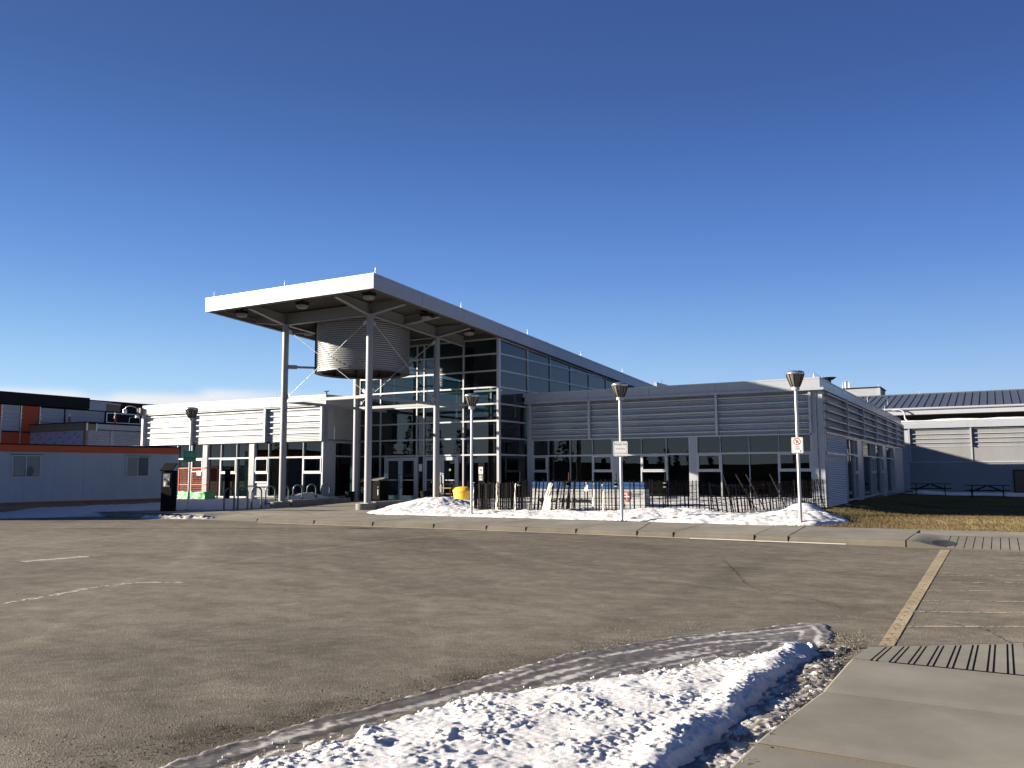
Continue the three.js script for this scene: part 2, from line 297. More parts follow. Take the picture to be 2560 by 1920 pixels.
{ // far pavement, one mesh a slab, with open joints; the slabs lean a little with the old forms
  const walk = setting('sidewalk');
  const J = [-20.9, -18.5, -16.25, -14.1, -12.35, -11.1, -9.6, -7.9, -6.95, -5.0, -4.24, -1.82];
  const zf = (x) => -19.82 - 0.24 * Math.exp(-(((x + 12.5) / 5.5) ** 2));
  const kinds = [mat.concrete, mat.concreteB, mat.concreteC];
  for (let i = 0; i + 1 < J.length; i++) {
    const a = J[i] + 0.012, b = J[i + 1] - 0.012, la = J[i] < -7 && J[i] > -8.5 ? -1.0 : -0.32, lb = J[i + 1] < -7 && J[i + 1] > -8.5 ? -1.0 : i === J.length - 2 ? 0.02 : -0.32, za = zf(a), zb = zf(b), tip = rr(-0.006, 0.006);
    const rows = [], prof = [[0, -0.02], [0.012, 0.09], [0.03, 0.128], [0.06, 0.14], [0.16, 0.142], [1.9, 0.146], [3.72, 0.15], [3.72, 0.0]];
    for (const [d, y] of prof) { const f = d / 3.72; const r = []; for (let k = 0; k <= 6; k++) { const x = lerp(lerp(a, b, k / 6), lerp(a + la, b + lb, k / 6), f), z = lerp(za, zb, k / 6) - d; r.push(V(x, y + tip * f + 0.003 * nz(x * 2, d * 3) * (y > 0.1 ? 1 : 0), z)); } rows.push(r); }
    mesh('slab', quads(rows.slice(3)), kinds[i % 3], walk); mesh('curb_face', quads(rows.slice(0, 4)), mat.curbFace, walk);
    const side = (x0, x1, z, flip) => { const lo = [], hi = []; for (const d of [0, 3.72]) { const x = lerp(x0, x1, d / 3.72); lo.push(V(x, -0.02, z - d)); hi.push(V(x, d ? 0.149 + tip : 0.134, z - d)); } return quads(flip ? [hi, lo] : [lo, hi]); };
    mesh('slab_edge', [side(a, a + la, za, false), side(b, b + lb, zb, true)], mat.concreteB, walk);
  }
  // curb ramp at the crossing: grooved for feel underfoot, flared at its left side
  const strip = (x0, x1, dy) => { const at = (x, f) => { const fl = ss(x, -1.75, -1.05); return V(x, lerp(0.15, lerp(0.14, 0.022, fl), f) + dy, lerp(-23.52, -19.8, f)); }; const rows = []; for (const f of [1, 0.75, 0.5, 0.36]) { rows.push([at(x0, f), at((x0 + x1) / 2, f), at(x1, f)]); } return quads(rows); };
  const parts = [], cuts = []; let x = -1.8;
  while (x < 2.6) { const g = x > -1.08; if (g) cuts.push(strip(x, x + 0.016, -0.008)); const n = g ? 0.148 : 0.09; parts.push(strip(g ? x + 0.016 : x, x + (g ? 0.164 : 0.09), 0)); x += g ? 0.164 : n; }
  mesh('curb_ramp', parts, mat.concreteB, walk);
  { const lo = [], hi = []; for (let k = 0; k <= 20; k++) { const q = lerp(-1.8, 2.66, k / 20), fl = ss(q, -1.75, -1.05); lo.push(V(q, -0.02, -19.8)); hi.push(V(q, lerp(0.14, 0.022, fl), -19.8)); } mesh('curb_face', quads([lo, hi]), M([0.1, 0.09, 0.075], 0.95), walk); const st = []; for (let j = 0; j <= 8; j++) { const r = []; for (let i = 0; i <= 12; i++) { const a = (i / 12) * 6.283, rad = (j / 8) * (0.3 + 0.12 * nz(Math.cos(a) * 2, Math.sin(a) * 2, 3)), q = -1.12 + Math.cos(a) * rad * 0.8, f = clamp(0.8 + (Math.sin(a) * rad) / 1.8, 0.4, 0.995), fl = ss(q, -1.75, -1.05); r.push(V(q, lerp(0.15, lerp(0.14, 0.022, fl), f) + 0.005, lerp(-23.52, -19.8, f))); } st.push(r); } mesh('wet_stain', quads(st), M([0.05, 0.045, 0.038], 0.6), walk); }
  mesh('slab', quads([[V(-1.8, 0.1085, -22.11), V(-1.0, 0.107, -22.11), V(2.7, 0.107, -22.11)], [V(-1.8, 0.15, -23.54), V(-1.0, 0.15, -23.54), V(2.7, 0.15, -23.54)]]), mat.concrete, walk);
  mesh('slab', bx(2.66, 14, 0.0, 0.15, -23.54, -19.85), mat.concreteC, walk);
  mesh('groove', cuts, mat.crack, walk).userData.kind = 'stuff';
}
{ // plaza between the pavement and the doors, dropping to the road in a wide ramp at its left
  const py = (x, z) => { const edge = -20.35; let y = 0.145 + 0.145 * ss(-z, 24, 31.5); const ramp = ss(x, -25.6, -24.6) * (1 - ss(x, -21.6, -20.7)); y *= lerp(1, ss(edge - z, -0.1, 3.2), ramp); return Math.max(y, -0.02) + 0.004 + 0.003 * nz(x, z); };
  struct('plaza', field(-31, -19.3, -20.35, -33.3, 100, 100, py, { keep: (x, z) => !(x > -20.9 && z > -23.6) && !(x < -24.8 && z > -20.75 - 0.12 * (x + 27)) }), mat.concrete);
  const e = []; for (let k = 0; k <= 24; k++) { const x = lerp(-31, -24.8, k / 24); e.push([x, -20.75 - 0.12 * (x + 27)]); }
  struct('curb', quads([e.map(([x, z]) => V(x, -0.02, z)), e.map(([x, z]) => V(x, 0.11, z - 0.02)), e.map(([x, z]) => V(x, 0.152, z - 0.06)), e.map(([x, z]) => V(x, 0.153, z - 0.22))]), mat.concreteB);
  const pave = setting('paving_joints');
  for (const [a, b] of [[[-20.95, -21.2], [-27.2, -23.6]], [[-21, -22.6], [-26.1, -25.9]], [[-22.2, -26.2], [-25.8, -26.2]], [[-23.9, -24.2], [-23.9, -33]]]) { const pts = []; for (let k = 0; k <= 20; k++) { const x = lerp(a[0], b[0], k / 20), z = lerp(a[1], b[1], k / 20); pts.push([x, py(x, z) + 0.004, z]); } const n = V(b[1] - a[1], 0, a[0] - b[0]).normalize().multiplyScalar(0.012); mesh('joint', quads([pts.map((p) => V(p[0] - n.x, p[1], p[2] - n.z)), pts.map((p) => V(p[0] + n.x, p[1], p[2] + n.z))]), mat.crack, pave); }
}
{ // near pavement at the bottom right: big slabs at 0.1 m and a grooved ramp down to the crossing
  const near = setting('near_sidewalk');
  const left = [[-1.3, 2], [-1.31, -4.4], [-1.28, -4.9], [-1.15, -6.27], [-1.13, -7.45]];
  const lx = (z) => { for (let i = 0; i + 1 < left.length; i++) if (z <= left[i][1] && z >= left[i + 1][1]) return lerp(left[i][0], left[i + 1][0], (left[i][1] - z) / (left[i][1] - left[i + 1][1])); return -1.13; };
  const slabTop = (z0, z1, m, dy = 0) => {
    const rows = [], prof = [[-0.012, -0.05], [-0.006, 0.07], [0.006, 0.092], [0.022, 0.1], [1.0, 0.1], [4.5, 0.1], [9, 0.1]];
    for (let k = 0; k <= 8; k++) { const z = lerp(z0, z1, k / 8), e = k === 0 || k === 8 ? -0.006 : 0; rows.push(prof.map(([d, y]) => V(lx(z) + d, y + dy + (y > 0.05 ? e : 0) + 0.002 * nz(d * 2, z * 2), z))); }
    mesh('slab', quads(rows), m, near);
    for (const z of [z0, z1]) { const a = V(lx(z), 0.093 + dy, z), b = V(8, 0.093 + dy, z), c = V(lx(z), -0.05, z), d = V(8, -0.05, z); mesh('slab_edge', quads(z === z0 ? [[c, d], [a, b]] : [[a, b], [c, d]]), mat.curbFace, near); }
  };
  slabTop(2, -4.9 + 0.022, mat.concreteB, -0.004); slabTop(-4.928, -6.24, mat.concrete); slabTop(-6.252, -7.44, mat.concrete, 0.001);
  const front = (x) => -8.43 - 0.7 * (x + 1.15) - 0.02 * (x + 1.1) ** 2;
  const rampY = (x, z) => { const f = clamp((-7.44 - z) / (-7.44 - front(x)), 0, 1); return lerp(0.101, 0.014, f); };
  const strips = []; let x = -1.12; const grooveX = [];
  for (let k = 0; k < 30; k++) { const base = -0.98 + k * 0.135; grooveX.push(base, base + 0.04); }
  const cut = (a, b, dy) => { const rows = []; for (let k = 0; k <= 5; k++) rows.push([a, b].map((q) => { const z = lerp(-7.45, front(q), k / 5); return V(q, rampY(q, z) + dy, z); })); return quads(rows, (q) => [q.x, q.z]); };
  const deep = [];
  for (const g of grooveX) { strips.push(cut(x, g - 0.008, 0)); deep.push(cut(g - 0.008, g + 0.008, -0.013)); for (const e of [g - 0.008, g + 0.008]) { const hi = [], lo = []; for (let k = 0; k <= 5; k++) { const z = lerp(-7.45, front(e), k / 5); hi.push(V(e, rampY(e, z), z)); lo.push(V(e, rampY(e, z) - 0.013, z)); } deep.push(quads(e < g ? [lo, hi] : [hi, lo])); } x = g + 0.008; }
  mesh('curb_ramp', strips, mat.concreteC, near);
  mesh('groove', deep, M([0.12, 0.105, 0.085], 0.95), near).userData.kind = 'stuff';
  const lip = []; for (let k = 0; k <= 40; k++) { const q = lerp(-1.25, 3, k / 40), w = 0.02 + 0.02 * Math.abs(nz(q * 5, 3)); lip.push([V(q, 0.012, front(q) - w - 0.01), V(q, 0.016, front(q) + 0.004)]); }
  mesh('seam', quads([lip.map((l) => l[1]), lip.map((l) => l[0])]), mat.crack, near);
}
{ // painted crossing, worn
  const worn = octaves([24, 48, 96, 192]);
  const wear = tex(512, (u, v) => { const m = worn(u, v) + 0.12 * rnd() > 0.5 ? 1 : 0; return [m, m, m]; }, false, 1.3);
  const wear2 = tex(512, (u, v) => { const m = worn(u, v) + 0.12 * rnd() > 0.58 ? 1 : 0; return [m, m, m]; }, false, 1.3);
  const solid = tex(512, (u, v) => { const m = worn(u, v) + 0.2 * rnd() > 0.44 ? 1 : 0; return [m, m, m]; }, false, 0.9);
  const pm = (t, c) => M(c, 0.85, { map: concreteMap, alphaMap: t, alphaTest: 0.5 });
  const cross = setting('crosswalk_marking');
  const yl = (a, b, wa, wb) => { const rows = []; for (let k = 0; k <= 20; k++) { const x = lerp(a[0], b[0], k / 20), z = lerp(a[1], b[1], k / 20), w = lerp(wa, wb, k / 20) / 2; rows.push([V(x - w, 0.005, z), V(x + w, 0.005, z)]); } return quads(rows); };
  mesh('painted_line', yl([-1.0, -8.62], [-1.06, -19.5], 0.125, 0.17), pm(solid, [0.44, 0.36, 0.23]), cross);
  const R = [[-0.92, -9.79, 0.12, -10.34], [-0.94, -10.85, 0.14, -11.32], [-0.93, -11.79, 0.16, -12.28], [-0.94, -12.78, 0.18, -13.35], [-0.96, -13.72, 0.2, -14.33], [-0.95, -14.7, 0.22, -15.33], [-0.96, -15.68, 0.24, -16.33], [-0.98, -16.7, 0.26, -17.35], [-1.0, -17.79, 0.29, -18.48], [-1.0, -18.65, 0.3, -19.34]];
  R.forEach(([x0, z0, x1, z1], k) => { const X = 3.4, z2 = z0 + ((z1 - z0) * (X - x0)) / (x1 - x0), h = 0.045; mesh('painted_line', quads([[V(x0, 0.0042, z0 + h), V(X, 0.0042, z2 + h)], [V(x0, 0.0042, z0 - h), V(X, 0.0042, z2 - h)]]), pm(k === 0 ? wear : k < 3 ? wear : wear2, [0.4, 0.35, 0.26]), cross); });
  const lines = setting('pavement_crack');
  const ribbon = (pts, w) => { const r0 = [], r1 = []; const fine = []; for (let i = 0; i + 1 < pts.length; i++) for (let k = 0; k < 14; k++) fine.push([lerp(pts[i][0], pts[i + 1][0], k / 14) + 0.05 * nz(i * 3 + k * 0.4, 1), lerp(pts[i][1], pts[i + 1][1], k / 14) + 0.05 * nz(5, i * 3 + k * 0.4)]); for (let i = 0; i < fine.length; i++) { const a = fine[Math.max(0, i - 1)], b = fine[Math.min(fine.length - 1, i + 1)], n = V(b[1] - a[1], 0, a[0] - b[0]).normalize().multiplyScalar(w * (0.4 + Math.abs(nz(i * 0.7, 2)) * 1.5)); r0.push(V(fine[i][0] - n.x, 0.0034, fine[i][1] - n.z)); r1.push(V(fine[i][0] + n.x, 0.0034, fine[i][1] + n.z)); } return quads([r0, r1]); };
  mesh('crack', ribbon([[-4.48, -15.49], [-3.97, -14.27], [-3.58, -13.23], [-3.24, -12.33], [-2.87, -11.73], [-2.5, -11.56], [-2.02, -11.14], [-1.59, -10.58]], 0.007), mat.crack, lines);
  mesh('crack', ribbon([[-0.6, -10.2], [-0.4, -10.13], [-0.23, -10.0], [-0.11, -9.66], [-0.01, -9.35], [0.2, -9.0]], 0.006), mat.crack, lines);
  mesh('crack', ribbon([[-4.4, -15.6], [-4.1, -16.6], [-3.6, -17.8]], 0.006), mat.crack, lines);
  // salt scuffs
  const salt = setting('road_marking');
  const sc = (pts, w, t) => mesh('chalky_scuff', ribbon(pts, w), pm(t, [0.55, 0.53, 0.5]), salt);
  sc([[-15.64, -9.22], [-15.55, -9.8], [-15.47, -10.43]], 0.15, solid); sc([[-10.85, -6.14], [-10.92, -6.77], [-11.22, -7.62], [-11.13, -8.3], [-10.47, -8.59]], 0.07, wear2);
}

// ---------------------------------------------------------------- snow and ice
const WHITE = [0.97, 0.97, 0.97];
const dirtySnow = (x, z, k = 0) => { const d = clamp(k + 0.9 * Math.max(0, fbm(x * 3.1, z * 3.1, 3) - 0.12), 0, 0.8); return [lerp(1, 0.36, d), lerp(0.99, 0.32, d), lerp(0.97, 0.27, d)]; };
{ // trampled patch in the foreground
  const body = [[-3.75, 0], [-3.72, -2.4], [-3.68, -3.6], [-3.54, -4.14], [-3.4, -5.2], [-3.14, -5.55], [-2.71, -6.22], [-2.37, -6.75], [-2.16, -7.31], [-1.8, -7.78], [-1.52, -8.3], [-1.44, -7.9], [-1.5, -7.0], [-1.54, -6.2], [-1.5, -5.3], [-1.52, -4.6], [-1.52, 0]];
  const outer = [[-4.2, 0], [-4.12, -2.5], [-4.07, -3.3], [-4.0, -4.0], [-3.86, -4.7], [-3.66, -5.5], [-3.4, -6.85], [-3.17, -7.35], [-2.84, -8.09], [-2.33, -8.74], [-1.9, -9.42], [-1.7, -9.5], [-1.52, -9.0], [-1.42, -8.2], [-1.5, -7], [-1.5, 0]];
  const feet = []; for (let k = 0; k < 90; k++) feet.push([rr(-3.6, -1.7), rr(-8, -1.5), rr(0.02, 0.055), rr(0.5, 1.6), rnd() * 3.1, rr(0.012, 0.04)]);
  const snowY = (x, z) => {
    const s = sd(body, x, z) + 0.08 * nz(x * 6, z * 6) + 0.045 * nz(x * 19, z * 19);
    const crest = -1.69 + 0.06 * nz(z * 1.3, 7);
    let y = -0.03 + 0.065 * ss(s, -0.02, 0.1) + 0.03 * ss(s, 0.1, 0.6);
    y += 0.07 * Math.exp(-(((x - crest) / 0.13) ** 2)) * ss(s, 0, 0.1) * (0.75 + 0.5 * nz(z * 2.2, 3));
    const l = ss(s, 0, 0.12);
    const rough = 0.35 + 1.3 * ss(nz(x * 1.9, z * 1.9, 12) + 0.6 * nz(x * 5, z * 5, 13), -0.35, 0.5);
    y += l * (0.018 * nz(x * 4, z * 4)) + l * rough * (0.01 * Math.abs(nz(x * 11, z * 11)) + 0.02 * Math.max(0, nz(x * 8, z * 8, 15) - 0.3) + 0.012 * nz(x * 24, z * 24, 3) + 0.012 * Math.abs(nz(x * 47, z * 47, 5)) + 0.006 * nz(x * 80, z * 80, 9));
    for (const [fx, fz, r, e, a, d] of feet) { const dx = x - fx, dz = z - fz; if (dx * dx + dz * dz < 0.03) { const u = dx * Math.cos(a) + dz * Math.sin(a), v = (dz * Math.cos(a) - dx * Math.sin(a)) / e; y -= l * d * Math.exp(-(((u * u + v * v) / (r * r)) ** 2)) * 0.75; } }
    return y;
  };
  struct('snow_patch', field(-3.95, -1.36, -8.5, -1.2, 216, 608, snowY, { keep: (x, z) => snowY(x, z) > -0.02, color: (x, z) => dirtySnow(x, z, 0.5 * Math.max(0, 0.1 - sd(body, x, z)) / 0.1 * 0.5 + 0.15 * ss(x, -1.7, -1.5)) }), mat.snow, 'stuff');
  const iceS = (x, z) => sd(outer, x, z) + 0.07 * nz(x * 4, z * 4, 9) + 0.035 * nz(x * 19, z * 19, 9);
  const iceY = (x, z) => { const s = iceS(x, z); const rut = Math.exp(-(((sd(body, x, z) + 0.09) / 0.06) ** 2)); return -0.012 + 0.02 * ss(s, -0.015, 0.03) + 0.006 * Math.exp(-(((s - 0.03) / 0.03) ** 2)) - 0.01 * rut + 0.006 * nz(x * 9, z * 9, 2) + 0.004 * Math.abs(nz(x * 40, z * 40, 2)); };
  struct('ice_sheet', field(-4.3, -1.36, -9.7, -1.2, 210, 560, iceY, { keep: (x, z) => iceS(x, z) > -0.02, color: (x, z) => {
    const s = iceS(x, z), u = sd(outer, x, z); const q = nz(u * 12, z * 0.9, 4) + 0.5 * nz(x * 17, z * 13, 4) + 0.35 * nz(x * 41, z * 41, 6); let w = 0.85 * Math.exp(-(((s - 0.015) / 0.022) ** 2)) * (0.4 + 0.9 * Math.abs(nz(x * 9, z * 9, 8))) + 0.75 * ss(q, 0.1, 0.5) + 0.25 * Math.max(0, fbm(x * 8, z * 5, 3)) + 0.35 * ss(-z, 7.6, 9.2) * Math.max(0, nz(x * 7, z * 7) + 0.25);
    w = clamp(w, 0, 1); return [lerp(0.115, 0.64, w), lerp(0.102, 0.62, w), lerp(0.084, 0.59, w)];
  } }), mat.ice, 'stuff');
  // ridge of snow the ploughed wheel left along the ice
  const ridge = [[-3.5, -4.75], [-3.6, -4.2], [-3.66, -3.75], [-3.58, -3.9], [-3.46, -4.7]];
  // slush in the gutter beside the slabs
  const gutY = (x, z) => { const t = (x + 1.6) / 0.42, e = Math.sin(clamp(t, 0, 1) * Math.PI); return -0.01 + 0.03 * e * (0.7 + nz(z * 3, 1)) + 0.02 * Math.abs(nz(x * 22, z * 22)) + 0.012 * nz(x * 45, z * 45); };
  struct('gutter_slush', field(-1.66, -1.1, -8.35, -1.2, 46, 560, gutY, { keep: (x, z) => x < -1.13 + 0.06 * nz(z * 4, 2) && gutY(x, z) > 0.002 + 0.02 * ss(-z, 7.3, 8.3), color: (x, z) => { const w = clamp(0.3 + 2.2 * fbm(x * 16, z * 9, 3) - 0.25 * ss(-z, 6, 8), 0, 1); return [lerp(0.17, 0.74, w), lerp(0.145, 0.71, w), lerp(0.112, 0.67, w)]; } }), mat.slush, 'stuff');
  { // crumbs of snow and ice broken off along the edges
    const cg = new THREE.IcosahedronGeometry(0.009, 1), p = cg.attributes.position; for (let i = 0; i < p.count; i++) { const k = 1 + 0.35 * nz(p.getX(i) * 90, p.getY(i) * 90, p.getZ(i) * 90); p.setXYZ(i, p.getX(i) * k, p.getY(i) * k * 0.8, p.getZ(i) * k); }
    const NC = 210, ic = new THREE.InstancedMesh(cg, M([0.62, 0.615, 0.62], 0.8), NC), m = new THREE.Matrix4(), qq = new THREE.Quaternion(), cc = new THREE.Color();
    for (let k = 0; k < NC; k++) { let x, z, y; if (k % 3 === 0) { const e = body[1 + Math.floor(rnd() * 9)], e2 = body[2 + Math.floor(rnd() * 8)]; const i = 1 + Math.floor(rnd() * 9), t = rnd(); x = lerp(body[i][0], body[i + 1][0], t) - rnd() * rnd() * 0.22; z = lerp(body[i][1], body[i + 1][1], t) + rr(-0.05, 0.05); y = 0.012; } else if (k % 3 === 1) { z = rr(-8.2, -2); x = rr(-1.56, -1.24); y = 0.02; } else { x = rr(-3.6, -1.75); z = rr(-7.6, -2); y = snowY(x, z) + 0.004; } const sc = rr(0.35, 1.2) * (rnd() < 0.08 ? 1.7 : 1); qq.setFromAxisAngle(V(rnd(), rnd(), rnd()).normalize(), rnd() * 6); m.compose(V(x, y, z), qq, V(sc, sc, sc)); ic.setMatrixAt(k, m); const t2 = k % 3 === 1 ? rr(0.5, 1) : rr(0.85, 1.05); ic.setColorAt(k, cc.setRGB(t2, t2 * 0.98, t2 * 0.96)); }
    ic.name = 'snow_crumbs'; ic.userData.kind = 'stuff'; ic.castShadow = ic.receiveShadow = true; scene.add(ic);
  }
  // loose stones and grit by the ice, the gutter and the ramp
  const st = new THREE.IcosahedronGeometry(0.006, 0), N = 4200, im = new THREE.InstancedMesh(st, M([0.13, 0.115, 0.092], 0.9), N), m4 = new THREE.Matrix4(), q = new THREE.Quaternion(), c = new THREE.Color();
  for (let k = 0; k < N; k++) {
    let x, z; const w = rnd();
    if (w < 0.36) { const t = rnd(); z = -2 - t * 7; x = -4.25 - 0.28 * (z + 3.4) - Math.abs(rr(-1, 1) * rr(0, 1)) * 1.1; }
    else if (w < 0.6) { z = rr(-9, -1.5); x = -1.3 + rr(-0.2, 0.08); }
    else if (w < 0.7) { x = rr(-1.55, -1.1); z = rr(-9.1, -7.6); }
    else { x = rr(-16, 1); z = rr(-19, -3); }
    const s = rr(0.35, 1.25); q.setFromAxisAngle(V(rnd(), rnd(), rnd()).normalize(), rnd() * 6); m4.compose(V(x, w > 0.36 && w < 0.6 && x > -1.25 ? 0.104 : 0.014, z), q, V(s, s * 0.7, s)); im.setMatrixAt(k, m4); const t = rr(0.5, 1.8); im.setColorAt(k, c.setRGB(t, t * 0.97, t * 0.9));
  }
  im.name = 'gravel'; im.userData.kind = 'stuff'; im.castShadow = im.receiveShadow = true; scene.add(im);
}
{ // bank along the pavement, in front of and behind the fence
  const poly = [[-20.3, -24.7], [-19.9, -23.95], [-18, -23.7], [-12, -23.62], [-6, -23.6], [-4.4, -23.75], [-4.0, -24.4], [-3.7, -25.6], [-4.0, -27.4], [-5.0, -29.2], [-5.3, -31.5], [-6.3, -33.2], [-6.2, -35.8], [-19.6, -35.8], [-19.8, -33.6], [-19.7, -31.9], [-20.6, -29.6], [-21.3, -29], [-21.35, -27.6], [-20.75, -26.4]];
  const gs = (x, z, cx, cz, sx, sz) => Math.exp(-(((x - cx) / sx) ** 2 + ((z - cz) / sz) ** 2));
  const yy = (x, z) => {
    const s = sd(poly, x, z) + 0.14 * nz(x * 1.7, z * 1.7) + 0.06 * nz(x * 5, z * 5), l = ss(s, -0.05, 0.5);
    let y = rise(x, z) - 0.05 + 0.13 * ss(s, -0.08, 0.25) + 0.1 * ss(s, 0.2, 1.1);
    y += l * (0.33 * gs(x, z, -17.9, -26.1, 0.95, 1.0) + 0.16 * gs(x, z, -19.0, -25.7, 0.9, 0.9) + 0.05 * gs(x, z, -16.4, -25.0, 0.8, 0.6) + 0.14 * gs(x, z, -9.0, -25.6, 2.2, 0.9) + 0.26 * gs(x, z, -5.35, -27.5, 0.6, 0.7) + 0.12 * gs(x, z, -5.2, -25.9, 1.1, 1.1) - 0.22 * gs(x, z, -7.0, -26.6, 0.75, 0.8) + 0.1 * ss(-z, 27, 32) * ss(x, -19, -16) + 0.12 * gs(x, z, -8.6, -34.2, 2.4, 1.4));
    y += l * (0.09 * fbm(x * 1.1, z * 1.1, 3) + 0.045 * Math.abs(nz(x * 2.3, z * 2.3)) + 0.02 * nz(x * 7, z * 7) + 0.009 * nz(x * 17, z * 17)) * (z > -28 ? 1 : 0.5);
    y -= l * 0.11 * Math.exp(-(((z + 24.5 + 0.55 * (x + 8.6)) / 0.09) ** 2)) * (x > -9.6 && x < -8 ? 1 : 0);
    return y;
  };
  struct('snow_bank', field(-21.6, -3.0, -35.85, -23.4, 560, 330, yy, { keep: (x, z) => yy(x, z) > rise(x, z) - 0.03, color: (x, z) => dirtySnow(x, z, 0.3 * ss(0.2 - sd(poly, x, z), 0, 0.3) * (x > -6 ? 1.6 : 0.8)) }), mat.snow, 'stuff');
}
{ // packed snow by the trailer and the racks, heaped against the first column
  const poly = [[-37, -8], [-32, -12], [-31.4, -17.3], [-30.4, -18.6], [-29.7, -19.8], [-29.6, -21.2], [-28.7, -22.7], [-27.3, -23.2], [-26.8, -24.6], [-26.4, -26.6], [-26.3, -30.5], [-44, -30.5], [-44, -8]];
  const gs = (x, z, cx, cz, sx, sz) => Math.exp(-(((x - cx) / sx) ** 2 + ((z - cz) / sz) ** 2));
  const yy = (x, z) => { const s = sd(poly, x, z) + 0.2 * nz(x * 1.3, z * 1.3) + 0.07 * nz(x * 4, z * 4), l = ss(s, -0.05, 0.5), b = z < -21 ? 0.14 + 0.15 * ss(-z, 24, 31) : 0.0 + 0.14 * ss(-z, 19.5, 21); let y = b - 0.05 + 0.1 * ss(s, -0.08, 0.3) + 0.04 * ss(s, 0.2, 1.2); y += l * (0.42 * gs(x, z, -26.9, -28.4, 0.8, 1.2) + 0.2 * gs(x, z, -26.7, -26.6, 0.6, 0.8) + 0.16 * gs(x, z, -26.3, -29.8, 0.6, 0.9) + 0.06 * fbm(x * 1.2, z * 1.2, 3) + 0.02 * nz(x * 8, z * 8)); return y; };
  struct('snow_cover', field(-40, -26.1, -30.5, -10, 280, 380, yy, { keep: (x, z) => sd(poly, x, z) > -0.4, color: (x, z) => dirtySnow(x, z, 0.22 + 0.3 * ss(0.4 - sd(poly, x, z), 0, 0.5)) }), mat.snow, 'stuff');
  // crumbled dirty snow left on the curb ends
  const heap = (poly, y0, h, k) => { const b = [Math.min(...poly.map((p) => p[0])) - 0.3, Math.max(...poly.map((p) => p[0])) + 0.3, Math.min(...poly.map((p) => p[1])) - 0.3, Math.max(...poly.map((p) => p[1])) + 0.3]; const f = (x, z) => { const s = sd(poly, x, z) + 0.12 * nz(x * 4, z * 4); return y0 - 0.04 + h * ss(s, -0.08, 0.3) * (0.6 + 0.8 * Math.abs(nz(x * 4, z * 4))) + 0.03 * nz(x * 11, z * 11); }; struct('snow_heap', field(...b, 90, 60, f, { keep: (x, z) => f(x, z) > y0 - 0.02, color: (x, z) => dirtySnow(x, z, k) }), mat.snow, 'stuff'); };
  heap([[-27.0, -19.9], [-24.2, -20.6], [-24.0, -21.0], [-26.9, -20.6]], 0.02, 0.16, 0.45);
  heap([[-27.3, -25.9], [-26.1, -25.7], [-26.1, -26.4], [-27.2, -26.8]], 0.15, 0.34, 0.12);
  // thin line of snow left in the gutter of the far curb
  const gl = []; const ga = [], gb = []; for (let k = 0; k <= 90; k++) { const x = lerp(-20.5, -3.0, k / 90), z = -19.74 - 0.24 * Math.exp(-(((x + 12.5) / 5.5) ** 2)), w = 0.3 * (0.02 + 0.3 * Math.max(0, nz(x * 1.3, 8) + 0.2) + 0.25 * Math.max(0, nz(x * 6, 3))) * (x > -6.6 ? 1.2 : x > -9 ? 0.15 : 0.8); ga.push(V(x, 0.018, z + w)); gb.push(V(x, 0.03, z - 0.03)); }
  struct('gutter_grit', quads([ga.slice(0, 73), gb.slice(0, 73)]), M([0.24, 0.22, 0.185], 0.95), 'stuff'); struct('gutter_snow', quads([ga.slice(72), gb.slice(72)]), M([0.55, 0.53, 0.49], 0.9), 'stuff');
}

// ---------------------------------------------------------------- building pieces
const LY = [4.72, 4.435, 4.15, 3.865, 3.58, 3.3];
function blades(parent, T, u0, u1, ys, d = 0.1) { for (const y of ys) mesh('louver_blade', [T.box(u0, u1, y - 0.012, y + 0.012, 0.012, d), T.box(u0, u1, y - 0.035, y + 0.012, d, d + 0.02)], mat.blade, parent); }
function post(parent, T, u, v0, v1, d = 0.2, w = 0.05) { mesh('louver_post', T.box(u - w, u + w, v0, v1, 0.012, d), mat.alum, parent); }
// a glazed bay: bars = list of boxes [u0,u1,v0,v1], panes and sashes = [u0,u1,v0,v1]
function glazing(parent, T, { hor = [], ver = [], panes = [], sashes = [], w = 0.06, glass = mat.glass, frame = mat.alum, depth = 0.05, solid = [] }, label) {
  const win = sub('window', parent); if (label) win.userData.label = label;
  const bars = [];
  for (const [v, u0, u1, h = 0.035] of hor) bars.push(T.box(u0, u1, v - h, v + h, -0.1, depth));
  for (const [u, v0, v1, h = 0.03] of ver) bars.push(T.box(u - h, u + h, v0, v1, -0.1, depth + 0.004));
  if (bars.length) mesh('window_frame', bars, frame, win);
  for (const [u0, u1, v0, v1] of panes) mesh('pane', paneGeo(T, u0, u1, v0, v1, -0.04), glass, win);
  for (const [u0, u1, v0, v1] of sashes) {
    const k = 0.055; mesh('sash', [T.box(u0, u0 + k, v0, v1, -0.03, depth + 0.022), T.box(u1 - k, u1, v0, v1, -0.03, depth + 0.022), T.box(u0 + k, u1 - k, v0, v0 + k, -0.03, depth + 0.02), T.box(u0 + k, u1 - k, v1 - k, v1, -0.03, depth + 0.02)], frame, win);
    mesh('pane', paneGeo(T, u0 + k, u1 - k, v0 + k, v1 - k, 0.01), glass, win);
  }
  for (const [u0, u1, v0, v1] of solid) mesh('spandrel', T.box(u0, u1, v0, v1, -0.06, 0.0), mat.panelGrey, win);
  return win;
}
function fasciaRun(parent, T, us, v0, v1, w, m = mat.fascia) { // flat fascia sheets with open joints and a cap flashing
  for (let i = 0; i + 1 < us.length; i++) { mesh('fascia_panel', T.box(us[i] + 0.006, us[i + 1] - 0.006, v0, v1 - 0.06, w - 0.06, w), m, parent); }
  mesh('cap_flashing', T.box(us[0], us[us.length - 1], v1 - 0.058, v1, w - 0.12, w + 0.014), mat.alum, parent);
}
